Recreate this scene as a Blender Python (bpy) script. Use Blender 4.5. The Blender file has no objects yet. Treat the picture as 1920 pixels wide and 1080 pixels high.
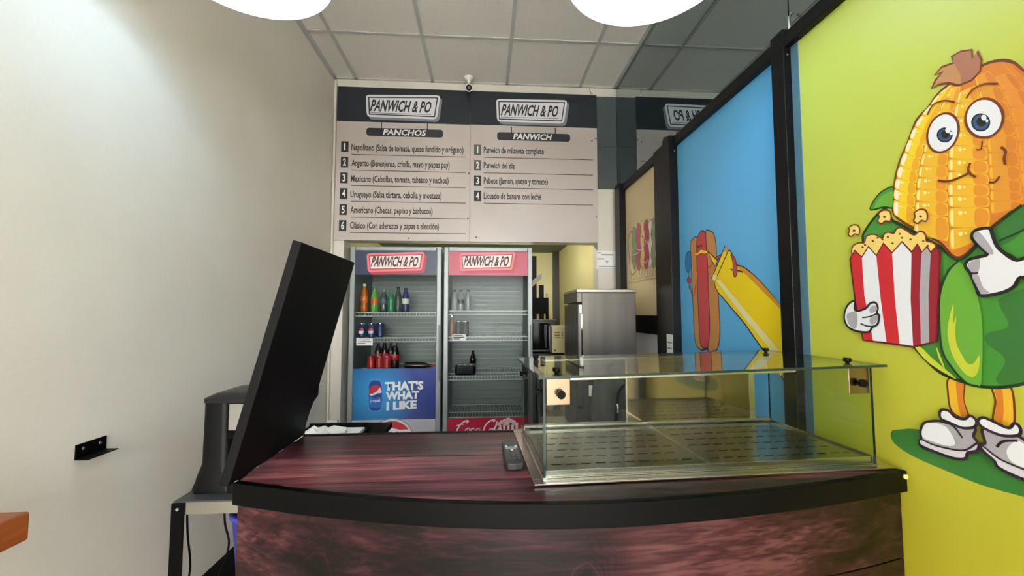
import bpy, bmesh, math, random
from mathutils import Vector, Matrix
from mathutils.geometry import tessellate_polygon

scene = bpy.context.scene
C = scene.collection
random.seed(7)

# ------------------------------------------------------------------ camera
CZ = 1.55                                   # lens height above the floor
FOC, YAW, PITCH, ROLL = 772.76, math.radians(3.7957), math.radians(3.3719), math.radians(-0.0407)
_f = Vector((math.sin(YAW)*math.cos(PITCH), math.cos(YAW)*math.cos(PITCH), math.sin(PITCH)))
_r0 = Vector((math.cos(YAW), -math.sin(YAW), 0)); _u0 = _r0.cross(_f)
_r = math.cos(ROLL)*_r0 + math.sin(ROLL)*_u0; _u = -math.sin(ROLL)*_r0 + math.cos(ROLL)*_u0
cam_d = bpy.data.cameras.new('camera'); cam = bpy.data.objects.new('camera', cam_d); C.objects.link(cam)
cam_d.sensor_width = 36; cam_d.lens = FOC/1920*36; cam_d.clip_start = 0.02; cam_d.clip_end = 200
cam.matrix_world = Matrix(((_r.x,_u.x,-_f.x,0),(_r.y,_u.y,-_f.y,0),(_r.z,_u.z,-_f.z,CZ),(0,0,0,1)))
scene.camera = cam

# ------------------------------------------------------------------ sky, daylight, exposure
world = bpy.data.worlds.new('world'); scene.world = world; world.use_nodes = True
bg = world.node_tree.nodes['Background']
bg.inputs[0].default_value = (1.0, 0.985, 0.955, 1); bg.inputs[1].default_value = 12.5
vs = scene.view_settings
vs.view_transform = 'Standard'; vs.look = 'None'; vs.gamma = 1.0; vs.use_curve_mapping = False
vs.exposure = 0.70
scene.cycles.transparent_max_bounces = 32
scene.cycles.max_bounces = 14
LAMP_E = 52.0          # pendant bulbs
KITCHEN_W = 44.0       # tube lamp of the back kitchen, watts

# ------------------------------------------------------------------ constants of the room
XL, XR, YB, CEIL = -1.208, 1.09, 3.30, CZ + 1.875
YF = -4.0                                   # street front
CT = CZ - 0.41                              # counter top

def ray(u, v):
    return _r*((u-960)/FOC) + _u*(-(v-540)/FOC) + _f
def on_x(u, v, x):
    d = ray(u, v); t = x/d.x; return Vector((x, d.y*t, CZ + d.z*t))
def on_y(u, v, y):
    d = ray(u, v); t = y/d.y; return Vector((d.x*t, y, CZ + d.z*t))
def on_z(u, v, z):
    d = ray(u, v); t = (z-CZ)/d.z; return Vector((d.x*t, d.y*t, z))

# ------------------------------------------------------------------ materials
MATS = {}
def lin(c):
    return tuple(((x/255)/12.92 if x/255 <= 0.04045 else (((x/255)+0.055)/1.055)**2.4) for x in c)
def pbr(name, rgb, rough=0.5, metal=0.0, spec=0.5, **k):
    if name in MATS: return MATS[name]
    m = bpy.data.materials.new(name); m.use_nodes = True
    b = m.node_tree.nodes['Principled BSDF']
    b.inputs['Base Color'].default_value = (*lin(rgb), 1)
    b.inputs['Roughness'].default_value = rough; b.inputs['Metallic'].default_value = metal
    b.inputs['Specular IOR Level'].default_value = spec
    for kk, v in k.items(): b.inputs[kk.replace('_', ' ')].default_value = v
    MATS[name] = m; return m
def nt(m): return m.node_tree.nodes, m.node_tree.links
def noisy(name, rgb, rgb2, scale=8, rough=0.5, metal=0.0, bump=0.0, bscale=200, stretch=(1,1,1), spec=0.5, detail=4):
    if name in MATS: return MATS[name]
    m = pbr(name, rgb, rough, metal, spec); N, L = nt(m); b = N['Principled BSDF']
    tc = N.new('ShaderNodeTexCoord'); mp = N.new('ShaderNodeMapping'); mp.inputs['Scale'].default_value = stretch
    L.new(tc.outputs['Object'], mp.inputs[0])
    n = N.new('ShaderNodeTexNoise'); n.inputs['Scale'].default_value = scale; n.inputs['Detail'].default_value = detail
    L.new(mp.outputs[0], n.inputs['Vector'])
    r = N.new('ShaderNodeValToRGB'); r.color_ramp.elements[0].position = 0.3; r.color_ramp.elements[1].position = 0.7
    r.color_ramp.elements[0].color = (*lin(rgb), 1); r.color_ramp.elements[1].color = (*lin(rgb2), 1)
    L.new(n.outputs[0], r.inputs[0]); L.new(r.outputs[0], b.inputs['Base Color'])
    if bump:
        n2 = N.new('ShaderNodeTexNoise'); n2.inputs['Scale'].default_value = bscale; L.new(mp.outputs[0], n2.inputs['Vector'])
        bp = N.new('ShaderNodeBump'); bp.inputs['Strength'].default_value = bump; bp.inputs['Distance'].default_value = 0.002
        L.new(n2.outputs[0], bp.inputs['Height']); L.new(bp.outputs[0], b.inputs['Normal'])
    return m
def glass(name, tint=(0.93, 0.97, 0.95), refl=1.0, ior=1.5):
    if name in MATS: return MATS[name]
    m = bpy.data.materials.new(name); m.use_nodes = True; N, L = nt(m)
    for n in list(N): N.remove(n)
    o = N.new('ShaderNodeOutputMaterial'); mx = N.new('ShaderNodeMixShader'); t = N.new('ShaderNodeBsdfTransparent')
    g = N.new('ShaderNodeBsdfGlossy'); fr = N.new('ShaderNodeFresnel'); fr.inputs[0].default_value = ior
    t.inputs[0].default_value = (*tint, 1); g.inputs['Roughness'].default_value = 0.0; g.inputs[0].default_value = (refl, refl, refl, 1)
    ge = N.new('ShaderNodeNewGeometry'); mi = N.new('ShaderNodeMix'); mi.inputs[2].default_value = ior; mi.inputs[3].default_value = 1/ior   # same reflectance on both faces of the pane
    L.new(ge.outputs['Backfacing'], mi.inputs[0]); L.new(mi.outputs[0], fr.inputs[0])
    L.new(fr.outputs[0], mx.inputs[0]); L.new(t.outputs[0], mx.inputs[1]); L.new(g.outputs[0], mx.inputs[2]); L.new(mx.outputs[0], o.inputs[0])
    MATS[name] = m; return m
def emit(name, rgb, s):
    if name in MATS: return MATS[name]
    m = bpy.data.materials.new(name); m.use_nodes = True; b = m.node_tree.nodes['Principled BSDF']
    b.inputs['Base Color'].default_value = (*rgb, 1); b.inputs['Emission Color'].default_value = (*rgb, 1); b.inputs['Emission Strength'].default_value = s
    MATS[name] = m; return m

# ------------------------------------------------------------------ mesh builder
class MB:
    def __init__(self): self.v = []; self.f = []; self.m = []; self.s = []
    def add(self, vs, fs, mi=0, smooth=False):
        o = len(self.v); self.v += [tuple(p) for p in vs]
        for f in fs: self.f.append([i+o for i in f]); self.m.append(mi); self.s.append(smooth)
        return self
    def box(self, a, b, mi=0):
        (x0,y0,z0), (x1,y1,z1) = a, b
        x0,x1 = min(x0,x1),max(x0,x1); y0,y1 = min(y0,y1),max(y0,y1); z0,z1 = min(z0,z1),max(z0,z1)
        vs = [(x0,y0,z0),(x1,y0,z0),(x1,y1,z0),(x0,y1,z0),(x0,y0,z1),(x1,y0,z1),(x1,y1,z1),(x0,y1,z1)]
        return self.add(vs, [(3,2,1,0),(4,5,6,7),(0,1,5,4),(1,2,6,5),(2,3,7,6),(3,0,4,7)], mi)
    def prism(self, pts, ext, mi=0, side=None, smooth=False):
        """pts: planar 3D outline, ext: extrusion vector"""
        e = Vector(ext); n = len(pts); P = [Vector(p) for p in pts]; Q = [p+e for p in P]
        tri = tessellate_polygon([P])
        self.add(P, [t for t in tri], mi); self.add(Q, [tuple(reversed(t)) for t in tri], mi)
        self.add(P+Q, [(i, (i+1) % n, n+(i+1) % n, n+i) for i in range(n)], mi if side is None else side, smooth)
        return self
    def lathe(self, prof, c=(0,0,0), n=24, mi=0, axis='z', mis=None, smooth=True):
        vs = []; fs = []; k = len(prof); c = Vector(c)
        for i in range(n):
            a = 2*math.pi*i/n
            for (r, h) in prof:
                p = (r*math.cos(a), r*math.sin(a), h)
                if axis == 'x': p = (p[2], p[0], p[1])
                if axis == 'y': p = (p[0], p[2], -p[1])
                vs.append(c+Vector(p))
        for j in range(k-1):
            for i in range(n):
                a, b = i*k+j, ((i+1) % n)*k+j
                self.add([vs[a], vs[b], vs[b+1], vs[a+1]], [(0,1,2,3)], mi if mis is None else mis[j], smooth)
        return self
    def cyl(self, a, b, r, n=16, mi=0, r2=None, smooth=True):
        a, b = Vector(a), Vector(b); d = (b-a).normalized(); r2 = r if r2 is None else r2
        x = d.orthogonal().normalized(); y = d.cross(x)
        A = [a+r*(x*math.cos(2*math.pi*i/n)+y*math.sin(2*math.pi*i/n)) for i in range(n)]
        B = [b+r2*(x*math.cos(2*math.pi*i/n)+y*math.sin(2*math.pi*i/n)) for i in range(n)]
        self.add(A+B, [(i,(i+1)%n,n+(i+1)%n,n+i) for i in range(n)], mi, smooth)
        self.add(A, [tuple(reversed(range(n)))], mi); self.add(B, [tuple(range(n))], mi)
        return self
    def tube(self, pts, r, n=8, mi=0):
        P = [Vector(p) for p in pts]; rings = []; up = None
        for i, p in enumerate(P):
            d = (P[min(i+1,len(P)-1)]-P[max(i-1,0)]).normalized()
            if up is None: up = d.orthogonal().normalized()
            up = (up-d*up.dot(d)).normalized(); y = d.cross(up)
            rings.append([p+r*(up*math.cos(2*math.pi*k/n)+y*math.sin(2*math.pi*k/n)) for k in range(n)])
        vs = [q for R in rings for q in R]; fs = []
        for i in range(len(P)-1):
            for k in range(n): fs.append((i*n+k, i*n+(k+1)%n, (i+1)*n+(k+1)%n, (i+1)*n+k))
        self.add(vs, fs, mi, True)
        self.add(rings[0], [tuple(reversed(range(n)))], mi); self.add(rings[-1], [tuple(range(n))], mi)
        return self
    def build(self, name, mats, parent=None, bevel=0.0, weld=True, recalc=True):
        me = bpy.data.meshes.new(name); me.from_pydata(self.v, [], self.f)
        mats = mats if isinstance(mats, (list, tuple)) else [mats]
        for m in mats: me.materials.append(m)
        for p, mi, s in zip(me.polygons, self.m, self.s): p.material_index = mi; p.use_smooth = s
        bm = bmesh.new(); bm.from_mesh(me)
        if weld: bmesh.ops.remove_doubles(bm, verts=bm.verts, dist=1e-6)
        if recalc: bmesh.ops.recalc_face_normals(bm, faces=bm.faces)
        bm.to_mesh(me); bm.free()
        if any(self.s): me.set_sharp_from_angle(angle=math.radians(40))
        o = bpy.data.objects.new(name, me); C.objects.link(o)
        if parent is not None: attach(o, parent)
        if bevel:
            b = o.modifiers.new('bevel', 'BEVEL'); b.width = bevel; b.segments = 2; b.limit_method = 'ANGLE'; b.angle_limit = math.radians(50)
        return o
def wmat(o):
    m = Matrix.LocRotScale(o.location, o.rotation_euler, o.scale)
    return m if o.parent is None else wmat(o.parent) @ o.matrix_parent_inverse @ m
def attach(o, parent):
    o.parent = parent; o.matrix_parent_inverse = wmat(parent).inverted()
def thing(name, label, cat, loc=(0,0,0), group=None):
    o = bpy.data.objects.new(name, None); C.objects.link(o); o.location = loc; o.empty_display_size = 0.05
    return tag(o, label, cat, group)
def tag(o, label, cat, group=None):
    o['label'] = label; o['category'] = cat
    if group: o['group'] = group
    return o
def struct(o): o['kind'] = 'structure'; return o
def bx(name, a, b, mat, parent=None, bevel=0.0): return MB().box(a, b).build(name, mat, parent, bevel)

def crom(pts, closed=True, n=5):
    P = [Vector(p) for p in pts]; k = len(P); out = []
    rng = range(k) if closed else range(k-1)
    for i in rng:
        if closed: a,b,c,d = P[i-1], P[i], P[(i+1)%k], P[(i+2)%k]
        else: a,b,c,d = P[max(i-1,0)], P[i], P[i+1], P[min(i+2,k-1)]
        for j in range(n):
            t = j/n
            out.append(0.5*((2*b)+(-a+c)*t+(2*a-5*b+4*c-d)*t*t+(-a+3*b-3*c+d)*t**3))
    if not closed: out.append(P[-1])
    return out

# flat print: coloured shapes lying on a plane (o + a*ax + b*bx), each a hair above the one before
class Print:
    def __init__(self, plane, normal, step=0.00012):
        self.pl = plane; self.n = Vector(normal); self.mb = MB(); self.mats = []; self.step = step; self.k = 1
    def mi(self, m):
        if m not in self.mats: self.mats.append(m)
        return self.mats.index(m)
    def p3(self, p): return self.pl(p[0], p[1]) + self.n*(self.k*self.step)
    def fill(self, pts, mat, smooth=True, line=None, w=0.002, n=5, lift=True):
        P = crom([(*p, 0) for p in pts], True, n) if smooth else [Vector((*p, 0)) for p in pts]
        tri = tessellate_polygon([P])
        self.mb.add([self.p3(p) for p in P], tri, self.mi(mat))
        if lift: self.k += 1
        if line is not None: self.stroke_pts([self.p3(p) for p in P]+[self.p3(P[0])], line, w, lift)
        return self
    def stroke(self, pts, mat, w=0.002, smooth=True, n=5, lift=True):
        P = crom([(*p, 0) for p in pts], False, n) if smooth else [Vector((*p, 0)) for p in pts]
        return self.stroke_pts([self.p3(p) for p in P], mat, w, lift)
    def stroke_pts(self, P, mat, w, lift=True):
        m = self.mi(mat); closed = (P[0]-P[-1]).length < 1e-6; k = len(P); A = []; B = []
        for i in range(k):
            if closed: a, b = P[(i-1) % (k-1)], P[(i+1) % (k-1)]
            else: a, b = P[max(i-1,0)], P[min(i+1,k-1)]
            d = b-a
            d = d.normalized() if d.length > 1e-9 else Vector((0,0,1))
            s = self.n.cross(d)*(w/2); A.append(P[i]+s); B.append(P[i]-s)
        self.mb.add(A+B, [(i,i+1,k+i+1,k+i) for i in range(k-1)], m)
        if lift: self.k += 1
        return self
    def ell(self, c, rx, ry, mat, rot=0, line=None, w=0.002, n=28, lift=True):
        a = math.radians(rot); pts = []
        for i in range(n):
            t = 2*math.pi*i/n; x, y = rx*math.cos(t), ry*math.sin(t)
            pts.append((c[0]+x*math.cos(a)-y*math.sin(a), c[1]+x*math.sin(a)+y*math.cos(a)))
        return self.fill(pts, mat, False, line, w, lift=lift)
    def build(self, name, parent): 
        o = self.mb.build(name, self.mats, parent, weld=False, recalc=False)
        return o

# lettering: outline of the built-in typeface; org = left end of the baseline, h = capital height
CAPH = []
def _font_mesh(s, bold):
    cu = bpy.data.curves.new('lettering', 'FONT'); cu.body = s; cu.offset = bold; cu.resolution_u = 2
    ob = bpy.data.objects.new('lettering', cu); C.objects.link(ob)
    dg = bpy.context.evaluated_depsgraph_get(); dg.update()
    me = bpy.data.meshes.new_from_object(ob.evaluated_get(dg)); bpy.data.objects.remove(ob); bpy.data.curves.remove(cu)
    return me
def text_mesh(s, mat, name, parent, org, ax, up, w, h, shear=0.0, bold=0.0):
    if not CAPH:
        t = _font_mesh('H', 0.0); CAPH.append(max(v.co.y for v in t.vertices))
    me = _font_mesh(s, bold); ky = h/CAPH[0]
    xs = [v.co.x for v in me.vertices]; x0, x1 = min(xs), max(xs); kx = (w-abs(shear)*h)/(x1-x0)
    org, ax, up = Vector(org), Vector(ax), Vector(up)
    for v in me.vertices:
        b = v.co.y*ky; a = (v.co.x-x0)*kx + shear*b
        v.co = org + ax*a + up*b
    me.name = name; me.materials.clear(); me.materials.append(mat)
    o = bpy.data.objects.new(name, me); C.objects.link(o)
    if parent is not None: attach(o, parent)
    return o
# ================================================================== the setting
M_wall = noisy('wall_paint', (242,237,225), (237,231,218), 3, 0.42, 0, 0.25, 90)
M_wall2 = noisy('back_wall_paint', (218,213,202), (210,205,194), 3, 0.6, 0, 0.15, 120)
M_ktc = noisy('kitchen_cream', (240,232,178), (234,225,168), 2, 0.6)
M_floor = noisy('floor_tile', (205,200,190), (188,184,176), 5, 0.35)
M_tile = noisy('ceiling_tile', (240,238,232), (234,232,226), 60, 0.85, 0, 0.2, 300)
M_grid = pbr('ceiling_grid', (196,197,195), 0.5)
M_black = pbr('black_satin', (5,5,6), 0.45, 0, 0.10)
M_blackm = pbr('black_matte', (5,5,6), 0.6, 0, 0.12)
M_frame = pbr('black_frame', (10,10,12), 0.38, 0, 0.22)
M_white = pbr('white_plastic', (232,232,228), 0.4)
M_paper = pbr('paper', (236,236,234), 0.7)
M_steel = noisy('brushed_steel', (112,108,103), (92,92,90), 14, 0.34, 1.0, 0, 200, (1,1,0.04))
M_steeld = pbr('steel_plain', (188,186,176), 0.26, 1.0)
M_chrome = pbr('chrome', (225,225,228), 0.08, 1.0)
M_ink = pbr('ink', (38,40,44), 0.6)
M_inkl = pbr('paler_ink', (84,92,84), 0.6)  # paler ink of some number plates
M_glass = glass('clear_glass')
M_pglass = glass('clear_glass_low_glare', (0.94,0.97,0.95), 0.22)
M_fglass = glass('coated_fridge_glass', (0.95,0.97,0.96), 0.06)
M_gedge = pbr('glass_edge', (26,44,40), 0.15)

o = struct(bx('floor', (XL-0.2, YF-0.1, -0.05), (XR+0.2, 5.5, 0), M_floor))
o['label'] = 'grey floor of the shop'
o = struct(bx('pavement', (-12, -16, -0.12), (12, YF-0.1, -0.02), noisy('pavement_stone', (150,148,142), (120,118,112), 3, 0.8)))
wl = struct(bx('wall_left', (XL-0.12, YF, 0), (XL, 5.4, CEIL+0.1), M_wall))
wr = struct(bx('wall_right', (XR+0.012, YF, 0), (XR+0.13, 3.45, CEIL+0.1), M_wall2))
M_mirror = pbr('smoked_mirror', (150,164,168), 0.015, 1.0)
for i, (a, b) in enumerate([(3.285, 1.36), (1.355, -0.6), (-0.605, YF+0.05)]):
    bx('mirror_pane', (XR+0.001, b, CZ+0.90), (XR+0.0115, a, CEIL-0.002), M_mirror, wr)
# back wall: lintel over the kitchen opening, two jambs
LZ = CZ+0.572
mb = MB(); mb.box((XL, YB, LZ), (XR+0.012, YB+0.15, CEIL+0.1)); mb.box((XL, YB, 0), (-1.106, YB+0.15, LZ)); mb.box((0.922, YB, 0), (XR+0.012, YB+0.15, LZ))
wb = struct(mb.build('wall_back', M_wall2, weld=False))
M_dtile = pbr('dark_glass_cladding', (78,88,90), 0.12)
zz = [CZ+1.014, CZ+1.37, CZ+1.80]
for a, b in zip(zz[:-1], zz[1:]):
    bx('cladding_panel', (0.927, YB-0.014, a+0.001), (XR, YB, b-0.001), M_dtile, wb, 0.0015)
# shop front behind the camera: open to the street below a header
mb = MB(); mb.box((XL-0.12, YF-0.1, 3.1), (XR+0.13, YF, CEIL+0.1)); mb.box((XL-0.12, YF-0.1, 0), (XL+0.06, YF, 3.1)); mb.box((XR-0.06, YF-0.1, 0), (XR+0.13, YF, 3.1))
struct(mb.build('wall_front', M_wall2, weld=False))
# kitchen behind
KX, KY, KZ = 0.955, 5.3, CZ+0.775
struct(bx('wall_kitchen_back', (XL, KY, 0), (1.3, KY+0.1, CEIL), M_ktc))
struct(bx('wall_kitchen_right', (KX, YB+0.15, 0), (KX+0.1, KY, CEIL), M_ktc))
struct(bx('wall_kitchen_left', (XL, YB+0.151, 0), (XL+0.012, KY, KZ), M_ktc))
struct(bx('ceiling_kitchen', (XL, YB+0.15, KZ), (KX, KY, KZ+0.05), pbr('kitchen_ceiling', (112,118,112), 0.6)))
struct(bx('trim_1', (KX-0.075, KY-0.075, 0), (KX, KY, KZ), pbr('dark_pillar', (52,56,52), 0.5)))
# ceiling
ce = struct(bx('ceiling', (XL-0.1, YF-0.1, CEIL+0.03), (XR+0.12, 3.45, CEIL+0.09), M_grid))
gx = [XL+0.006] + [-1.039+0.609*i for i in range(4)] + [XR-0.006]
gy = [YB-0.006]
y = 2.729
while y > YF: gy.append(y); y -= 0.609
gy.append(YF+0.006)
for i in range(len(gx)-1):
    for j in range(len(gy)-1):
        bx('ceiling_tile', (gx[i]+0.0015, gy[j+1]+0.0015, CEIL+0.005), (gx[i+1]-0.0015, gy[j]-0.0015, CEIL+0.018), M_tile, ce)
for x in gx[1:-1]: bx('grid_bar', (x-0.012, YF, CEIL-0.001), (x+0.012, YB, CEIL+0.005), M_grid, ce)
for y in gy[1:-1]: bx('grid_bar', (XL, y-0.012, CEIL-0.0005), (XR, y+0.012, CEIL+0.0045), M_grid, ce)
for a, b in [((XL, YF, CEIL-0.022), (XL+0.004, YB, CEIL+0.004)), ((XL, YF, CEIL-0.001), (XL+0.022, YB, CEIL+0.005)),
             ((XL, YB-0.022, CEIL-0.001), (XR, YB, CEIL+0.005)), ((XR-0.022, YF, CEIL-0.001), (XR, YB, CEIL+0.005))]:
    bx('edge_angle', a, b, M_grid, ce)

# ---------------- pendant lamps: white-lined metal shade, bulb inside
M_shade = pbr('lamp_shade_outer', (170,176,182), 0.35, 0.6)
M_shin = pbr('lamp_shade_lining', (250,250,250), 0.6)
M_bulb = emit('bulb_glow', (0.52, 0.77, 1.0), LAMP_E)
def pendant(x, y, label):
    t = thing('pendant_lamp', label, 'lamp', (x, y, CZ+1.10), 'white dome pendant lamps')
    h = CZ+1.10; R = 0.272
    prof = [(R, 0), (R*0.985, 0.03), (R*0.93, 0.09), (R*0.80, 0.16), (R*0.60, 0.215), (R*0.36, 0.25), (0.05, 0.268), (0.045, 0.33), (0.0, 0.335)]
    inn = [(R-0.002, 0), (R*0.97, 0.03), (R*0.915, 0.088), (R*0.785, 0.155), (R*0.585, 0.21), (R*0.35, 0.244), (0.0, 0.262)]
    MB().lathe(prof, (x,y,h), 48).build('shade', M_shade, t)
    MB().lathe(inn, (x,y,h), 48).build('lining', M_shin, t)
    MB().lathe([(0, 0.165), (0.022, 0.170), (0.036, 0.185), (0.042, 0.205), (0.038, 0.225), (0.022, 0.242), (0.018, 0.258), (0, 0.258)], (x,y,h), 20).build('bulb', M_bulb, t)
    MB().cyl((x,y,h+0.33), (x,y,CEIL-0.02), 0.004, 8).build('cord', M_blackm, t)
    MB().lathe([(0,CEIL),(0.05,CEIL),(0.05,CEIL-0.012),(0.03,CEIL-0.026),(0,CEIL-0.028)], (x,y,0), 24).build('ceiling_rose', M_white, t)
pendant(-0.765, 1.275, 'white-lined round pendant lamp hanging near the plain left wall')
pendant(0.525, 1.225, 'white-lined round pendant lamp hanging on the mirror side, above the glass case')
# tube lamp in the kitchen
t = thing('tube_lamp', 'tube lamp on the ceiling of the cream kitchen behind the fridges', 'lamp', (0.1, 3.75, KZ))
bx('housing', (-0.5, 3.72, KZ-0.045), (0.7, 3.78, KZ), M_white, t, 0.004)
MB().cyl((-0.47, 3.75, KZ-0.065), (0.67, 3.75, KZ-0.065), 0.014, 12).build('tube', emit('tube_glow', (1.0, 0.94, 0.74), KITCHEN_W), t)

# ---------------- mural panels on the right wall
M_lime = None
def lime():  # gradient is partly the print's own, partly light painted into its colour
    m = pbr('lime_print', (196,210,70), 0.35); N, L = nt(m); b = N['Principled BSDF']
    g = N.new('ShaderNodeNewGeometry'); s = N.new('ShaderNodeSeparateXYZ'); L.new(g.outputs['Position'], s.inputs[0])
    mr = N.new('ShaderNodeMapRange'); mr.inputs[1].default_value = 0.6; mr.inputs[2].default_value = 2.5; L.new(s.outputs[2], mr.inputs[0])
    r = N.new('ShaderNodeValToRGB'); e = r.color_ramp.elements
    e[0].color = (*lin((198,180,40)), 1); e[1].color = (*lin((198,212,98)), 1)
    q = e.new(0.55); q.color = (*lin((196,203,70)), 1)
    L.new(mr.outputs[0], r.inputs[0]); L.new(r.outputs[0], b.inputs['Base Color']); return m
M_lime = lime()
M_sky = pbr('blue_print', (96,182,234), 0.35)
M_beige = noisy('beige_print', (232,214,168), (226,206,158), 2, 0.4)
M_strip = pbr('blue_grey_edge', (88,124,140), 0.25)
PT = CZ+1.005                     # top of the frames
PX = XR-0.002                     # face of the boards
def panel(name, label, ya, yb, mat, lower=None, rail=None):
    """ya: far edge, yb: near edge of the board"""
    t = thing(name, label, 'wall panel', (XR, (ya+yb)/2, 0), 'framed mural panels')
    z0 = 0.03 if lower is None else lower
    bx('board', (PX, yb, z0), (XR+0.0005, ya, CZ+0.945), mat, t)
    bx('top_rail', (1.062, yb, CZ+0.943), (XR+0.0005, ya, PT-0.012), M_frame, t, 0.002)
    return t
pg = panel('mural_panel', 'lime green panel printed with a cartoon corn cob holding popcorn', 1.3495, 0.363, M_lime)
bx('edge_strip', (PX-0.002, 1.316, 0.03), (PX, 1.3495, CZ+0.943), M_strip, pg)
pb = panel('mural_panel', 'sky blue panel printed with a hot dog and a mustard bottle', 2.224, 1.4135, M_sky)
pc = panel('mural_panel', 'beige panel printed with standing sandwich fillings, next to the back wall', 3.089, 2.463, M_beige, CZ-0.02)
bx('middle_rail', (1.062, 2.463, CZ-0.14), (XR+0.0005, 3.089, CZ-0.02), M_frame, pc, 0.002)
bx('lower_board', (PX, 2.463, 0.03), (XR+0.0005, 3.089, CZ-0.14), M_white, pc)
bx('stile', (1.05, 2.312, 0.0), (XR+0.0005, 2.462, PT-0.012), M_frame, pc, 0.002)
bx('post', (1.04, 3.09, 0.0), (XR+0.0005, 3.20, PT), M_frame, pc, 0.002)
bx('post', (1.04, 2.225, 0.0), (XR+0.0005, 2.31, PT), M_frame, pb, 0.002)
bx('post', (1.058, 1.350, 0.0), (XR+0.0005, 1.413, PT+0.006), M_frame, pg, 0.002)
bx('post', (1.038, 0.30, 0.0), (XR+0.0005, 0.362, PT+0.004), M_frame, pg, 0.002)
for par, yy in ((pg, 1.347), (pb, 2.222)):
    for k in range(3):
        MB().lathe([(0,0),(0.004,0),(0.004,0.003),(0,0.004)], (1.072, yy, PT-0.03-0.03*k), 10, axis='y').build('bolt', M_chrome, par)
MB().tube([(1.07, 1.33, PT-0.014), (1.065, 1.325, PT+0.03), (1.08, 1.33, PT+0.05)], 0.004).build('hook', M_steeld, pg)

# printed notices
def notice(name, label, o, ax, up, w, h, nrm, rows, parent=None):
    t = thing(name, label, 'notice', o)
    o, ax, up, nrm = Vector(o), Vector(ax), Vector(up), Vector(nrm)
    MB().prism([o, o+ax*w, o+ax*w+up*h, o+up*h], nrm*0.0012).build('sheet', M_paper, t)
    mb = MB()
    for (a, b, v, th) in rows:
        p = o+nrm*0.0014
        mb.add([p+ax*(a*w)+up*(v*h), p+ax*(b*w)+up*(v*h), p+ax*(b*w)+up*((v+th)*h), p+ax*(a*w)+up*((v+th)*h)], [(0,1,2,3)])
    mb.build('printed_lines', pbr('grey_ink', (120,118,128), 0.7), t)
    return t
notice('paper_notice', 'white printed notice taped to the white column beside the beige panel', (0.912, YB-0.001, CZ+0.345), (1,0,0), (0,0,1), 0.165, 0.158, (0,-1,0),
       [(0.03,0.25,0.86,0.05),(0.25,0.85,0.76,0.06),(0.03,0.4,0.55,0.05),(0.45,0.6,0.42,0.03),(0.5,0.55,0.35,0.06),(0.1,0.95,0.16,0.04),(0.02,0.98,0.04,0.02)])
pa = on_x(1250, 628, 1.039)
notice('paper_notice', 'white lined sheet taped low on the black post beside the blue panel', (1.0395, 2.305, CZ-0.45), (0,-1,0), (0,0,1), 0.075, 0.325, (-1,0,0),
       [(0.1,0.9,0.1*k+0.05,0.02) for k in range(9)])

# conduit in the back left corner, wall box, hook above the menu
t = thing('conduit_pipe', 'thin white conduit pipe running down the back left corner', 'pipe', (XL+0.018, YB-0.016, 0))
MB().cyl((XL+0.0135, YB-0.014, 0), (XL+0.0135, YB-0.014, CEIL-0.02), 0.0105, 12).build('pipe', M_wall2, t)
for z in (CZ+1.0, CZ-0.2):
    MB().cyl((XL+0.0135, YB-0.014, z), (XL+0.0135, YB-0.014, z+0.02), 0.0132, 12).build('coupling', M_wall2, t)
t = thing('wall_box', 'white surface-mounted socket box on the column left of the fridges', 'socket', (-1.155, YB, CZ-0.93))
bx('box', (-1.195, YB-0.03, CZ-1.0), (-1.115, YB, CZ-0.82), M_white, t, 0.004)
bx('cover', (-1.185, YB-0.033, CZ-0.99), (-1.125, YB-0.029, CZ-0.845), pbr('light_grey_plastic', (205,205,200), 0.4), t)
MB().tube([(0.872, YB-0.006, CEIL-0.004), (0.872, YB-0.012, CEIL-0.03), (0.88, YB-0.012, CEIL-0.055), (0.885, YB-0.03, CEIL-0.062)], 0.004).build('hook_wire', M_steeld)
tag(bpy.data.objects['hook_wire'], 'small bent wire hook above the right menu board', 'hook')
# security camera
t = thing('security_camera', 'small white bullet security camera under the ceiling above the menu', 'camera', (-0.132, 3.205, CEIL))
MB().lathe([(0,0),(0.036,0),(0.036,-0.010),(0.024,-0.022),(0.012,-0.03),(0.012,-0.05),(0,-0.05)], (-0.132,3.205,CEIL), 24).build('mount', M_white, t)
a = Vector((-0.132, 3.215, CEIL-0.078)); d = Vector((0.04,-0.86,-0.50)).normalized()
MB().cyl(a-d*0.03, a+d*0.07, 0.030, 24).build('body', M_white, t, 0.003)
mb = MB(); e = a+d*0.0705; mb.cyl(e, e+d*0.002, 0.023, 24); mb.build('lens_ring', M_black, t)
MB().cyl(e+d*0.002, e+d*0.004, 0.011, 16).build('lens', pbr('lens_glass', (30,34,42), 0.05), t)
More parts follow.
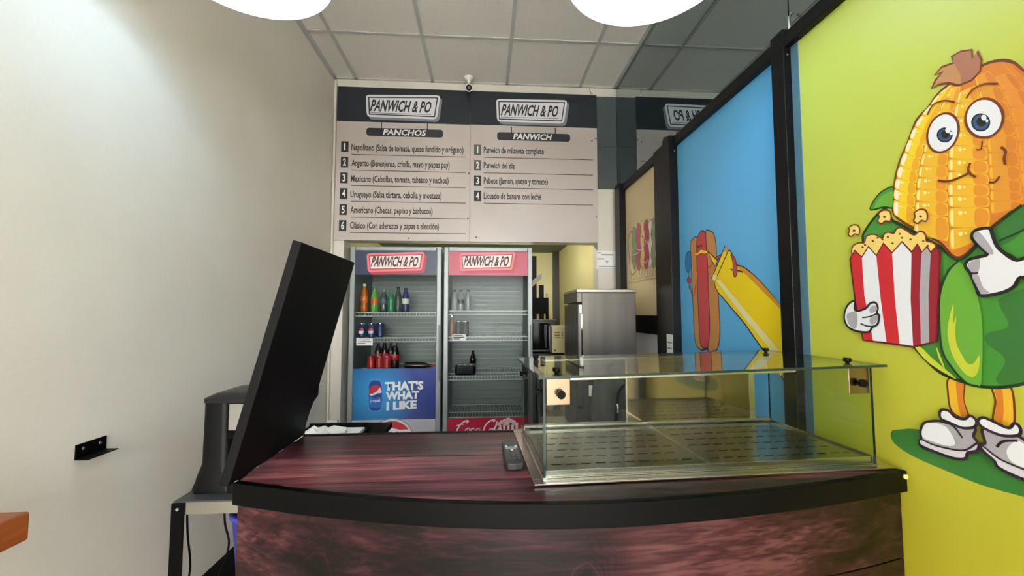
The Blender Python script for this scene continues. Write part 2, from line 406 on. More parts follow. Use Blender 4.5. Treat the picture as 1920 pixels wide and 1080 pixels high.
# ================================================================== menu boards
M_board = noisy('menu_board_face', (198,188,184), (190,179,174), 2.5, 0.32)
M_hdr = pbr('menu_header', (38,44,52), 0.3)
M_pill = pbr('menu_pill', (44,50,56), 0.35)
M_sgn = pbr('sign_grey_white', (222,220,226), 0.4)
M_sgs = pbr('sign_grey_side', (128,132,140), 0.4)
AX, UP, NB = Vector((1,0,0)), Vector((0,0,1)), Vector((0,-1,0))
MY = YB-0.020                                     # face of the boards
def plane_y(y): return lambda a, b: Vector((a, y, b))
def pxy(u, v, y): p = on_y(u, v, y); return (p.x, p.z)
def rot_sign(pr, tl, tr, br, bl, y, face, border, inner, side=None):
    """rounded leaning sign, corners in photo pixels"""
    def rr(c, r=0.14):
        out = []
        for i in range(4):
            p, q, s = Vector(c[i]), Vector(c[i-1]), Vector(c[(i+1)%4])
            k = r*min((q-p).length, (s-p).length)
            a, b = p+(q-p).normalized()*k, p+(s-p).normalized()*k
            out += [a, a*0.25+p*0.5+b*0.25, b]
        return [tuple(x) for x in out]
    c = [pxy(*tl, y), pxy(*tr, y), pxy(*br, y), pxy(*bl, y)]
    m = Vector(((c[0][0]+c[2][0])/2, (c[0][1]+c[2][1])/2))
    def ins(d):
        o = []
        for i in range(4):
            p = Vector(c[i]); q = (Vector(c[i-1])-p).normalized(); s = (Vector(c[(i+1)%4])-p).normalized(); o.append(p+(q+s)*d)
        return o
    if side is not None: pr.fill(rr([(Vector(x)+Vector((0.018,-0.022))) for x in c]), side, False)
    pr.fill(rr(c), face, False)
    pr.fill(rr(ins(0.017), 0.03), border, False)
    pr.fill(rr(ins(0.026), 0.03), inner, False)

def menu_board(label, x0, x1, zt, zb, zh, sign, sign_txt, pill, pill_txt, head, lines, items, rules, screws):
    t = thing('menu_board', label, 'menu board', (x0, MY, zb), 'menu boards on the back wall')
    bx('board', (x0, MY, zb), (x1, YB-0.0005, zt), M_board, t, 0.001)
    bx('header', (x0, MY-0.0015, zh), (x1, MY, zt), M_hdr, t)
    y = MY-0.0018; pr = Print(plane_y(y), NB, 0.0002)
    rot_sign(pr, *sign, MY, M_sgn, M_ink, M_sgn, M_sgs)
    pr.build('sign_print', t)
    a, b = on_y(*sign_txt[0], MY), on_y(*sign_txt[1], MY)
    text_mesh('PANWICH & PO', M_ink, 'lettering', t, (a.x, y-0.0016, (a.z+b.z)/2-0.038), AX, UP, b.x-a.x, 0.088, 0.22, 0.03)
    MB().box((a.x, y-0.0016, (a.z+b.z)/2-0.057), (b.x-0.01, y-0.0014, (a.z+b.z)/2-0.0535)).build('underline', M_ink, t)
    for l in lines:
        p, q = on_y(*l[0], MY), on_y(*l[1], MY)
        MB().box((p.x-0.0035, MY-0.002, q.z-0.005), (p.x+0.0035, MY, p.z)).build('hanging_line', M_ink, t)
    p, q = on_y(*pill[0], MY), on_y(*pill[1], MY); zc = (p.z+q.z)/2; hh = 0.033
    pr = Print(plane_y(MY), NB, 0.0012)
    pr.fill([(p.x+0.02,zc-hh),(q.x-0.02,zc-hh),(q.x-0.006,zc-hh+0.006),(q.x,zc-hh+0.02),(q.x,zc+hh-0.02),(q.x-0.006,zc+hh-0.006),(q.x-0.02,zc+hh),(p.x+0.02,zc+hh),(p.x+0.006,zc+hh-0.006),(p.x,zc+hh-0.02),(p.x,zc-hh+0.02),(p.x+0.006,zc-hh+0.006)], M_pill, False)
    pr.build('heading_plate', t)
    p, q = on_y(*pill_txt[0], MY), on_y(*pill_txt[1], MY)
    text_mesh(head, M_paper, 'heading', t, (p.x, MY-0.0016, zc-0.021), AX, UP, q.x-p.x, 0.045, 0.2, 0.03)
    for i, (num, nu, s, ua, ub, v, paler) in enumerate(items):
        c = on_y(*nu, MY); w, h = 0.0285, 0.043
        pl = MB().box((c.x-w, MY-0.001, c.z-h), (c.x+w, MY, c.z+h)).build('number_plate', M_inkl if paler else M_ink, t)
        text_mesh(num, M_paper, 'digit', pl, (c.x-(0.006 if num == '1' else 0.0125), MY-0.0012, c.z-0.027), AX, UP, 0.011 if num == '1' else 0.025, 0.056, 0, 0.02 if num != '1' else 0.0)
        a, b = on_y(ua, v, MY), on_y(ub, v, MY)
        text_mesh(s, M_ink, 'menu_line', t, (a.x, MY-0.0004, (a.z+b.z)/2-0.022), AX, UP, b.x-a.x, 0.050, 0, 0.022)
    for (ua, ub, v) in rules:
        a, b = on_y(ua, v, MY), on_y(ub, v, MY)
        MB().box((a.x, MY-0.0006, a.z-0.0025), (b.x, MY, a.z+0.0025)).build('ruled_line', M_ink, t)
    for s in screws:
        p = on_y(*s, MY)
        MB().lathe([(0,-0.003),(0.005,-0.002),(0.006,0)], (p.x, MY, p.z), 10, axis='y').build('screw', M_ink, t)
zt, zb = CZ+1.805, CZ+0.565
menu_board('left menu board headed PANCHOS with six numbered hot dogs', -1.178, -0.1225, zt, zb, on_y(640,227,MY).z,
   ((686,178),(826,179),(819,224),(688,219)), ((694,199),(811,203)), ((687,249),(831,249)), ((718,250),(800,250)), 'PANCHOS',
   [((715.5,227),(715.5,243)),((801.5,230),(801.5,246))],
   [('1',(646.5,275),'Napolitano (Salsa de tomate, queso fundido y orégano)',659,869,279,0),
    ('2',(646,304),'Argento (Berenjenas, criolla, mayo y papas pay)',659,843,308,0),
    ('3',(645,333.5),'Mexicano (Cebollas, tomate, tabasco y nachos)',658,841,337,0),
    ('4',(644.5,363),'Uruguayo (Salsa tártara, cebolla y mostaza)',657,828,366,0),
    ('5',(643.5,393),'Americano (Chedar, pepino y barbacoa)',657,811,395,0),
    ('6',(642.5,423),'Clásico (Con aderezos y papas a elección)',656,823,424,0)],
   [(659,873,289.5),(659,873,319),(658,873,348),(658,873,377.5),(657,873,407.5),(656,873,436)],
   [(879,325),(766,447),(877,410)])
menu_board('right menu board headed PANWICH with four numbered lines', -0.1205, 0.9235, zt, zb, on_y(900,234,MY).z,
   ((930,186),(1064,188),(1057,232),(932,228)), ((939,207),(1049,211)), ((932,257),(1069,257)), ((962,257),(1035,257)), 'PANWICH',
   [((959,238),(959,250)),((1041,240),(1041,252))],
   [('1',(895.5,281),'Panwich de milanesa completo',907,1020,283,1),
    ('2',(895.5,310),'Panwich del día',907,965,311,1),
    ('3',(895.5,339),'Pebete (Jamón, queso y tomate)',907,1027,340,0),
    ('4',(895.5,367.5),'Licuado de banana con leche',907,1015,368.5,0)],
   [(907,1112,295),(907,1112,324),(907,1112,352),(907,1112,381)],
   [(1110,264),(1118,407),(1117,260),(893,445)])

# ================================================================== drinks fridges
M_fr = pbr('fridge_grey', (150,156,158), 0.4, 0.3)
M_frin = pbr('fridge_liner', (134,142,142), 0.45)
M_wire = pbr('wire_white', (222,224,222), 0.4)
M_red = pbr('sign_red', (190,44,66), 0.4); M_pink = pbr('sign_pink', (236,124,134), 0.4); M_navy = pbr('navy_print', (32,42,78), 0.35)
M_rosy = pbr('rose_red_print', (196,52,86), 0.35); M_cream = pbr('sign_cream', (244,232,226), 0.4); M_dred = pbr('dark_red_ink', (76,26,40), 0.5)
M_coke = pbr('red_print', (196,24,62), 0.35)
M_pblue = pbr('blue_glow_print', (14,84,178), 0.3); M_pw = pbr('print_white', (238,240,244), 0.4)
FY = 3.38
def fridge(label, x0, x1, hdr_mat, stx, glass_bottom, shelves):
    t = thing('drinks_fridge', label, 'fridge', ((x0+x1)/2, FY, 0), 'glass-door drinks fridges')
    zt = CZ+0.535; yb = FY+0.62; w = 0.022; d0 = FY+0.05
    mb = MB()
    mb.box((x0,d0,0.06),(x0+w,yb,zt)); mb.box((x1-w,d0,0.06),(x1,yb,zt)); mb.box((x0+w,d0,zt-0.05),(x1-w,yb,zt)); mb.box((x0+w,yb-0.04,0.06),(x1-w,yb,zt-0.05)); mb.box((x0+w,d0,0.06),(x1-w,yb-0.04,0.42))
    mb.build('cabinet', M_fr, t, weld=False)
    mb = MB(); mb.box((x0+w,d0+0.01,0.42),(x0+w+0.006,yb-0.04,zt-0.05)); mb.box((x1-w-0.006,d0+0.01,0.42),(x1-w,yb-0.04,zt-0.05))
    z = 0.45
    mb.build('liner', M_frin, t, weld=False)
    mb = MB()
    while z < zt-0.09:
        mb.box((x0+w+0.006, yb-0.052, z), (x1-w-0.006, yb-0.04, z+0.034)); z += 0.042
    mb.build('back_ribs', M_frin, t, weld=False)
    # door: frame, header, pane
    dr = MB(); fw = 0.040
    dr.box((x0,FY,0.10),(x0+fw,d0-0.003,zt)); dr.box((x1-fw,FY,0.10),(x1,d0-0.003,zt)); dr.box((x0+fw,FY,zt-0.036),(x1-fw,d0-0.003,zt)); dr.box((x0+fw,FY,0.10),(x1-fw,d0-0.003,0.2))
    dr = dr.build('door_frame', M_fr, t, 0.006, weld=False)
    zh = CZ+0.303
    bx('header_panel', (x0+fw, FY+0.006, zh), (x1-fw, FY+0.03, zt-0.036), hdr_mat, t)
    bx('glass_pane', (x0+fw, FY+0.014, 0.2), (x1-fw, FY+0.02, zh), M_fglass, dr)
    mb = MB(); mb.cyl((x1-0.014, FY-0.028, CZ-0.55), (x1-0.014, FY-0.028, CZ-0.10), 0.008, 12); 
    mb.cyl((x1-0.014, FY, CZ-0.52), (x1-0.014, FY-0.028, CZ-0.52), 0.006, 8); mb.cyl((x1-0.014, FY, CZ-0.13), (x1-0.014, FY-0.028, CZ-0.13), 0.006, 8)
    mb.build('handle', M_fr, dr)
    for z in shelves:
        mb = MB(); ya, ybk = FY+0.075, yb-0.08; xa, xb = x0+w+0.008, x1-w-0.008
        for yy, zo in ((ya,0),(ya,-0.030),(ya+0.2,-0.005),(ybk,0)): mb.box((xa,yy-0.003,z+zo-0.003),(xb,yy+0.003,z+zo+0.003))
        n = 26
        for i in range(n+1):
            x = xa+(xb-xa)*i/n
            mb.box((x-0.0015,ya,z-0.003),(x+0.0015,ybk,z+0.0005)); mb.box((x-0.0015,ya-0.002,z-0.03),(x+0.0015,ya+0.001,z))
        mb.build('wire_shelf', M_wire, t, weld=False)
    pr = Print(plane_y(FY+0.0055), NB, 0.0002)
    c = stx
    rot_sign(pr, *c, FY, M_pink, M_red, M_cream, M_red)
    pr.build('sign_print', t)
    a, b = pxy(c[0][0]+8, (c[0][1]+c[3][1])/2, FY), pxy(c[1][0]-11, (c[1][1]+c[2][1])/2, FY)
    text_mesh('PANWICH & PO', M_dred, 'lettering', t, (a[0], FY+0.004, (a[1]+b[1])/2-0.036), AX, UP, b[0]-a[0], 0.078, 0.22, 0.03)
    return t
SH1 = [CZ+0.0, CZ-0.21]
f1 = fridge('grey glass-door drinks fridge with navy header and blue can advert', -1.083, -0.352, M_navy, ((687,475),(797,472),(791,507),(689,510)), 0, SH1+[CZ-0.475])
SH2 = [CZ+0.012, CZ-0.205, CZ-0.525, CZ-0.86]
f2 = fridge('grey glass-door drinks fridge with rose red header and red script panel', -0.334, 0.394, M_rosy, ((861,475),(967,472),(961,506),(863,508)), 0, SH2)
# adverts stuck on the inside of the lower doors
def gradient_blue():
    m = pbr('blue_glow_print2', (14,84,178), 0.3); N, L = nt(m); b = N['Principled BSDF']
    g = N.new('ShaderNodeNewGeometry'); mp = N.new('ShaderNodeVectorMath'); mp.operation = 'DISTANCE'
    c = on_y(702, 742, FY); mp.inputs[1].default_value = c; L.new(g.outputs['Position'], mp.inputs[0])
    r = N.new('ShaderNodeValToRGB'); e = r.color_ramp.elements
    e[0].color = (*lin((46,160,226)), 1); e[0].position = 0.06; e[1].color = (*lin((12,52,140)), 1); e[1].position = 0.34
    L.new(mp.outputs['Value'], r.inputs[0]); L.new(r.outputs[0], b.inputs['Base Color']); return m
GY = FY+0.0125
za, zb_, zc_ = CZ-0.449, CZ-0.852, 0.21
bx('advert_panel', (-1.043, GY, zb_), (-0.392, GY+0.001, za), gradient_blue(), f1)
bx('silver_panel', (-1.043, GY, zc_), (-0.392, GY+0.001, zb_), pbr('silver_print', (196,192,204), 0.35), f1)
M_cblue = pbr('can_blue', (16,60,150), 0.3); M_clb = pbr('can_light_blue', (70,160,226), 0.3); M_cred = pbr('globe_red', (214,40,50), 0.35)
def P(u, v): return pxy(u, v, GY)
def PP(l): return [P(*p) for p in l]
pr = Print(plane_y(GY), NB, 0.00015)
pr.fill(PP([(692,718),(695,713),(703,711),(712,713),(716,718),(718,728),(718,756),(716,766),(712,771),(703,772),(695,771),(691,766),(689.5,756),(689.5,728)]), M_clb, True)
pr.fill(PP([(693,719),(697,714.5),(703,713),(711,714.5),(714.5,719),(716,728),(716,756),(714.5,764),(711,769),(703,770),(696,769),(692.5,764),(691.5,756),(691.5,728)]), M_cblue, True)
pr.fill(PP([(692.5,745),(716,745),(716,756),(714,763),(704,765),(694,763),(692,756)]), pbr('can_mid_blue', (30,110,200), 0.3), True)
c = P(703.5, 734); r = 0.050
pr.ell(c, r, r*0.98, M_pw)
def arc(a0, a1, rr=1.0, n=14): return [(c[0]+r*rr*math.cos(math.radians(a0+(a1-a0)*i/n)), c[1]+r*rr*math.sin(math.radians(a0+(a1-a0)*i/n))) for i in range(n+1)]
pr.fill(arc(40, 205)+[(c[0]-r*0.3,c[1]-r*0.32),(c[0]+r*0.25,c[1]+r*0.0)], M_cred, False)
pr.fill(arc(225, 345)+[(c[0]+r*0.45,c[1]-r*0.28),(c[0]-r*0.1,c[1]-r*0.55)], M_cblue, False)
# bottle-cap emblem lower down
c = P(735, 818); r = 0.165
pr.ell(c, r, r*0.86, pbr('emblem_grey', (150,148,158), 0.35)); pr.ell(c, r*0.95, r*0.81, M_pw)
pr.fill([(c[0]+r*0.85*math.cos(math.radians(a)), c[1]+r*0.72*math.sin(math.radians(a))) for a in range(25, 156, 10)]+[(c[0]-r*0.55,c[1]+r*0.34),(c[0]-r*0.1,c[1]+r*0.42),(c[0]+r*0.35,c[1]+r*0.30)], M_cred, False)
pr.fill([(c[0]+r*0.85*math.cos(math.radians(a)), c[1]+r*0.72*math.sin(math.radians(a))) for a in range(205, 336, 10)]+[(c[0]+r*0.4,c[1]-r*0.34),(c[0],c[1]-r*0.42),(c[0]-r*0.4,c[1]-r*0.34)], M_cblue, False)
pr.build('can_print', f1)
yt = GY-0.003
for s, a, b, h, bold in (("THAT'S",(721.5,731.5),(794,729.5),0.060,0.05), ('WHAT',(723,749),(786,746.5),0.056,0.055), ('I LIKE',(724.5,768.5),(781.5,765),0.058,0.055)):
    p, q = on_y(*a, GY), on_y(*b, GY); ax = (q-p).normalized()
    text_mesh(s, M_pw, 'slogan', f1, (p.x, yt, p.z), ax, UP, q.x-p.x, h, 0.0, bold)
p, q = P(694.5, 753.5), P(713, 753.5)
text_mesh('pepsi', M_pw, 'lettering', f1, (p[0], yt, p[1]), AX, UP, q[0]-p[0], 0.022, 0, 0.02)
text_mesh('PEPSI·Cola', M_cred, 'lettering', f1, (c[0]-r*0.72, yt, c[1]-0.028), AX, UP, r*1.44, 0.062, 0.1, 0.03)
# red script panel of the other fridge
zr = on_y(842, 785, GY).z
bx('red_panel', (-0.294, GY, 0.21), (0.354, GY+0.001, zr), M_coke, f2)
pr = Print(plane_y(GY), NB, 0.00015)
def S(pts, w=0.009): pr.stroke(PP(pts), M_pw, w, True, 6)
ox = [(857,812)]
S([(874,793),(878,790),(875,789),(868,792),(861,799),(857,807),(858,813),(864,814),(871,810)], 0.012)
S([(855,799),(862,796),(870,796)], 0.006)
S([(877,803),(873,806),(873,812),(878,811),(881,806),(880,803),(877,803)])
S([(890,804),(886,803),(883,807),(883,812),(888,812),(892,808)])
S([(900,805),(896,803),(892,808),(892,812),(896,811),(900,805),(899,812),(903,811)])
S([(903,808),(907,807)], 0.008)
S([(925,791),(928,788),(922,788),(914,793),(908,802),(908,811),(913,813),(921,809),(929,800),(934,791)], 0.011)
S([(922,803),(918,806),(918,812),(922,811),(925,806),(922,803)])
S([(932,790),(929,800),(927,811),(930,812)])
S([(941,805),(936,803),(932,808),(932,812),(936,811),(940,806),(939,812),(943,811)])
for i in range(5):
    u = 935+i*8
    pr.fill(PP([(u,796),(u+4.5,796),(u+3.8+(2-i)*0.5,815),(u+(2-i)*0.9+0.6,815)]), M_pw, False)
for (u, v, r_) in [(936,795,4),(941,791,4.5),(947,789,5),(953,787,5),(958,789,4.5),(963,791,4.5),(968,795,4),(950,793,5)]:
    a = P(u, v); pr.ell(a, r_*0.0045, r_*0.0038, pbr('popcorn_pale', (240,214,214), 0.4), 0, M_coke, 0.002, 14)
pr.build('script_print', f2)
for par, u0, v0, u1, v1 in ((f1, 668, 635, 699, 648), (f2, 848, 627, 873, 639)):
    a, b = on_y(u0, v1, GY), on_y(u1, v0, GY)
    st = bx('sticker', (a.x, GY, a.z), (b.x, GY+0.0008, b.z), M_paper, par)
    w, h = b.x-a.x, b.z-a.z
    for k, l in enumerate((0.8, 0.9, 0.55)):
        bx('printed_line', (a.x+0.08*w, GY-0.0004, a.z+h*(0.75-0.26*k)), (a.x+l*w, GY, a.z+h*(0.88-0.26*k)), M_ink, st)

# ---------------- bottles and cans inside
def bottle(x, y, z, h, r, body, cap, label_mat, label, group):
    t = thing('drink_bottle', label, 'bottle', (x, y, z), group)
    MB().lathe([(0,0),(r*0.9,0),(r,h*0.04),(r,h*0.22),(r*0.93,h*0.36),(r,h*0.52),(r*0.98,h*0.62),(r*0.72,h*0.76),(r*0.42,h*0.86),(r*0.38,h*0.92),(0,h*0.92)], (x,y,z), 18).build('body', body, t)
    MB().lathe([(0,h*0.92),(r*0.45,h*0.92),(r*0.45,h*0.99),(r*0.38,h),(0,h)], (x,y,z), 14).build('cap', cap, t)
    if label_mat: MB().lathe([(r*0.96,h*0.34),(r*1.02,h*0.36),(r*1.02,h*0.54),(r*0.97,h*0.56)], (x,y,z), 18).build('wrapper', label_mat, t)
def can(x, y, z, h, r, mat, label, group, mark=None):
    t = thing('drink_can', label, 'can', (x, y, z), group)
    MB().lathe([(0,0.004),(r*0.75,0),(r*0.8,0.004),(r,h*0.08),(r,h*0.88),(r*0.82,h*0.97)], (x,y,z), 20).build('body', mat, t)
    MB().lathe([(r*0.82,h*0.97),(r*0.82,h),(r*0.75,h*0.985),(0,h*0.985)], (x,y,z), 20).build('lid', M_chrome, t)
    if mark:
        mb = MB(); vs = []; n = 8
        for zz_, s in ((h*0.30,1),(h*0.48,1),(h*0.66,1)):
            k = math.sqrt(max(0.05, 1-((zz_-h*0.48)/(h*0.24))**2))
            for i in range(n+1):
                a = -math.pi/2+(-0.75+1.5*i/n)*k; vs.append((x+(r+0.0006)*math.cos(a), y+(r+0.0006)*math.sin(a), z+zz_))
        for j in range(2):
            mb.add(vs, [(j*(n+1)+i, j*(n+1)+i+1, (j+1)*(n+1)+i+1, (j+1)*(n+1)+i) for i in range(n)], j)
        mb.build('emblem', mark, t)
C_or = pbr('orange_drink', (214,112,30), 0.12); C_gr = pbr('green_bottle', (44,150,92), 0.12); C_lg = pbr('lime_bottle', (110,176,70), 0.12); C_dk = pbr('cola_dark', (34,20,20), 0.12)
C_bl = pbr('blue_label', (40,56,104), 0.3); C_cl = pbr('clear_water', (150,160,158), 0.08, 0, 0.8); C_rl = pbr('cola_red_label', (186,28,40), 0.35); C_rc = pbr('red_can', (196,44,46), 0.25)
C_bk = pbr('black_can', (26,26,30), 0.25); C_dg = pbr('dusky_green_bottle', (70,92,84), 0.15)
yB = FY+0.115
G1, G2, G3, G4 = 'soft drink bottles on the top shelf of the navy fridge', 'cans on the middle shelf of the navy fridge', 'cola on the lowest shelf of the navy fridge', 'bottles on the top shelf of the rose red fridge'
def bx_at(u): return on_y(u, 580, yB).x
zs = SH1[0]+0.001
bottle(bx_at(683), yB, zs, 0.235, 0.030, C_or, M_white, M_white and pbr('orange_wrap', (232,120,50), 0.3), 'orange drink bottle at the left end of the top shelf', G1)
bottle(bx_at(702), yB, zs, 0.205, 0.031, C_lg, C_gr, pbr('orange_wrap2', (230,110,60), 0.3), 'lime green bottle with orange wrapper on the top shelf', G1)
bottle(bx_at(719), yB+0.01, zs, 0.190, 0.029, C_dg, C_gr, pbr('grey_wrap', (96,110,130), 0.3), 'dusky green bottle with grey wrapper on the top shelf', G1)
bottle(bx_at(732), yB+0.02, zs, 0.185, 0.028, C_gr, C_gr, None, 'plain green bottle without wrapper on the top shelf', G1)
bottle(bx_at(744), yB+0.05, zs, 0.215, 0.027, C_dg, C_bk, None, 'dark bottle standing in for a reflection, left of the blue one', G1)  # added in place of a dark reflection in the fridge door
bottle(bx_at(759), yB+0.03, zs, 0.205, 0.031, C_bl, C_bl, M_paper, 'blue bottle with a white wrapper standing in for a reflection, right end', G1)  # also added in place of a dark door reflection
zs = SH1[1]+0.001
mk = [M_pw, M_cred]
can(on_y(679,615,yB).x, yB, zs, 0.118, 0.033, C_bl, 'blue can at the left end of the middle shelf', G2, mk)
can(on_y(697,615,yB).x, yB, zs, 0.118, 0.033, C_bl, 'blue can second from the left on the middle shelf', G2, mk)
can(on_y(709,615,yB).x, yB+0.075, zs, 0.118, 0.033, C_bl, 'blue can behind the other two on the middle shelf', G2)
zs = CZ-0.475+0.001
for u, dy, lb in ((696,0.0,'red can at the left end of the lowest shelf'), (711,0.01,'red can in the middle of the lowest shelf row'), (726,0.0,'red can right beside the dark cola bottles')):
    can(on_y(u,670,yB).x, yB+dy, zs, 0.115, 0.031, C_rc, lb, G3)
for u, dy, lb in ((709,0.12,'cola bottle behind the red cans, left'), (721,0.20,'cola bottle standing furthest back behind the cans'), (733,0.12,'cola bottle behind the rightmost red can'), (741,0.03,'dark cola bottle right of the red cans')):
    bottle(on_y(u,670,yB+dy).x, yB+dy, zs, 0.225, 0.032, C_dk, C_dg, C_rl, lb, G3)
# bottle lying on its side
t = thing('drink_bottle', 'dark bottle lying on its side at the right of the lowest shelf', 'bottle', (-0.5, yB, zs), G3)
MB().lathe([(0,0),(0.030,0),(0.031,0.02),(0.031,0.13),(0.022,0.17),(0.013,0.20),(0.012,0.215),(0,0.215)], (-0.655,yB,zs+0.033), 16, axis='x').build('body', C_dk, t)
MB().lathe([(0,0.215),(0.015,0.215),(0.015,0.23),(0,0.23)], (-0.655,yB,zs+0.033), 12, axis='x').build('cap', C_rl, t)
zs = SH2[0]+0.001
for u, lb in ((852.5,'clear bottle with black cap, leftmost of three'), (864,'clear bottle with black cap, middle of three'), (877.5,'clear bottle with black cap, rightmost of three')):
    bottle(on_y(u,570,yB).x, yB, zs, 0.175, 0.026, C_cl, C_bk, C_bk if u == 864 else None, lb, G4)
zs = SH2[1]+0.001
for u, dy, lb in ((860,0.0,'black can at the left on the second shelf of the rose red fridge'), (873,0.0,'black can at the right on the second shelf of the rose red fridge')):
    can(on_y(u,615,yB).x, yB+dy, zs, 0.130, 0.028, C_bk, lb, 'black cans in the rose red fridge')
t = thing('drink_bottle', 'slim amber bottle beside the black cans, at the fridge wall', 'bottle', (on_y(846,615,yB).x, yB, zs), 'black cans in the rose red fridge')
bb = (on_y(847,615,yB).x, yB, zs)
MB().lathe([(0,0),(0.019,0),(0.020,0.01),(0.020,0.10),(0.010,0.14),(0.009,0.165),(0,0.165)], bb, 16).build('body', pbr('amber_bottle', (150,100,70), 0.2), t)
MB().lathe([(0,0.165),(0.011,0.165),(0.011,0.178),(0,0.178)], bb, 12).build('cap', M_chrome, t)
# dark shrink-wrapped pack and its bottle on the third shelf
zs = SH2[2]+0.001
t = thing('drink_pack', 'black shrink-wrapped pack of cans on the third shelf of the rose red fridge', 'drink pack', (-0.17, yB, zs))
a = on_y(853, 690, yB).x; b = on_y(892, 690, yB).x
bx('wrap', (a, yB-0.03, zs), (b, yB+0.12, zs+0.085), pbr('black_film', (20,22,28), 0.2), t, 0.02)
for i in range(3):
    x = a+(b-a)*(0.2+0.3*i)
    MB().lathe([(0,0.08),(0.024,0.08),(0.024,0.092),(0.018,0.095),(0,0.095)], (x,yB+0.02,zs), 14).build('can_top', M_chrome, t)
bottle(b-0.028, yB+0.16, zs, 0.19, 0.028, C_dk, C_bk, None, 'dark bottle standing behind the black pack', 'drinks on the third shelf of the rose red fridge')

# ---------------- stainless cabinet right of the fridges
t = thing('steel_cabinet', 'tall narrow stainless steel cabinet in front of the white column', 'cabinet', (0.78, 2.8, 0))
SX0, SX1, SY0, SY1, SZ = 0.59, 0.972, 2.6, 3.05, CZ+0.148
mb = MB(); mb.box((SX0+0.03,SY0,0.05),(SX1,SY1,SZ-0.022)); mb.build('body', M_steel, t, 0.004)
bx('top', (SX0-0.004,SY0-0.006,SZ-0.022), (SX1+0.004,SY1,SZ), M_steeld, t, 0.004)
bx('fascia', (SX0,SY0+0.002,SZ-0.085), (SX0+0.03,SY1-0.004,SZ-0.022), M_steel, t, 0.002)
d = bx('door', (SX0+0.004,SY0+0.004,0.08), (SX0+0.0295,SY1-0.006,SZ-0.098), M_steel, t, 0.003)
bx('hinge', (SX0+0.008,SY0-0.010,SZ-0.155), (SX0+0.028,SY0+0.0005,SZ-0.10), M_white, t, 0.002)
bx('edge_trim', (SX0+0.022,SY0-0.003,0.08), (SX0+0.032,SY0+0.001,SZ-0.16), M_chrome, d)
for x in (SX0+0.06, SX1-0.04):
    for y in (SY0+0.04, SY1-0.04): MB().cyl((x,y,0),(x,y,0.05),0.015,10).build('foot', M_black, t)
MB().lathe([(0,0.006),(0.006,0.004),(0.008,0)], (SX0+0.09, SY0+0.03, SZ), 10).build('cap_screw', M_chrome, t)

# ---------------- kitchen: worktop, microwave, toaster oven, rack
t = thing('kitchen_table', 'steel kitchen worktop seen between the fridges and the cabinet', 'table', (0.65, 3.8, 0))
KT = CZ-0.375
bx('worktop', (0.40, 3.56, KT-0.035), (0.94, 4.4, KT), M_steeld, t, 0.004)
for x in (0.43, 0.91):
    for y in (3.6, 4.36): bx('leg', (x-0.018,y-0.018,0), (x+0.018,y+0.018,KT-0.035), M_black, t)
bx('under_shelf', (0.42, 3.58, 0.5), (0.92, 4.38, 0.52), M_steeld, t)
t = thing('microwave_oven', 'black microwave oven on the steel kitchen worktop', 'microwave', (0.5, 3.9, KT))
bx('body', (0.40, 3.80, KT+0.012), (0.655, 4.15, KT+0.30), pbr('charcoal_case', (34,36,40), 0.35), t, 0.006)
bx('door_window', (0.405, 3.792, KT+0.03), (0.60, 3.80, KT+0.275), pbr('black_glass', (14,16,20), 0.08), t)
bx('top_lip', (0.40, 3.785, KT+0.30), (0.665, 3.83, KT+0.308), pbr('dull_grey', (96,98,96), 0.4), t)
bx('handle', (0.555, 3.775, KT+0.05), (0.570, 3.80, KT+0.26), M_chrome, t, 0.003)
for x in (0.43, 0.62): MB().cyl((x,3.84,KT),(x,3.84,KT+0.012),0.012,10).build('foot', M_black, t)
t = thing('toaster_oven', 'small cream vented appliance beside the black microwave', 'appliance', (0.64, 3.7, KT))
M_crm = pbr('cream_enamel', (206,196,150), 0.4)
bx('body', (0.600, 3.66, KT+0.012), (0.715, 3.76, KT+0.255), M_crm, t, 0.006)
bx('front', (0.583, 3.665, KT+0.015), (0.600, 3.755, KT+0.25), pbr('dark_front', (60,58,50), 0.4), t, 0.003)
for k in range(3):
    bx('vent', (0.62, 3.6585, KT+0.19-0.022*k), (0.70, 3.6605, KT+0.196-0.022*k), M_ink, t)
    MB().lathe([(0,-0.012),(0.010,-0.012),(0.012,0)], (0.676,3.66,KT+0.20-0.022*k), 10, axis='y').build('vent_tab', M_crm, t)
bx('foot', (0.60, 3.67, KT), (0.71, 3.755, KT+0.012), M_black, t)
bx('latch', (0.622, 3.655, KT+0.03), (0.632, 3.661, KT+0.045), M_ink, t)
t = thing('storage_rack', 'black upright rack standing behind the microwave against the cream wall', 'rack', (0.6, 4.6, 0))
for x in (0.52, 0.60): bx('upright', (x, 4.50, 0), (x+0.05, 4.55, CZ+0.62 if x < 0.55 else CZ+0.30), M_black, t, 0.002)
bx('board', (0.53, 4.49, CZ-0.02), (0.70, 4.515, CZ+0.16), M_blackm, t, 0.003)
bx('leg', (0.67, 4.49, CZ-0.30), (0.70, 4.515, CZ-0.02), M_blackm, t)
bx('shelf_plate', (0.50, 4.45, CZ-0.35), (0.72, 4.70, CZ-0.33), M_blackm, t)
mb = MB(); mb.prism([(0.50,4.47,CZ+0.26),(0.62,4.47,CZ+0.37),(0.62,4.47,CZ+0.43),(0.50,4.47,CZ+0.33)], (0,0.03,0)); mb.build('brace', pbr('taupe_metal', (110,104,96), 0.4), t)
t = thing('broom', 'thin stick leaning on the far cream kitchen wall', 'broom', (0.78, 5.2, 0))
MB().cyl((0.77,5.08,0.15),(0.80,5.27,CZ+0.24),0.011,10).build('stick', pbr('pale_wood', (196,184,150), 0.5), t)
bx('head', (0.66,5.05,0.02), (0.88,5.11,0.15), M_blackm, t, 0.01)
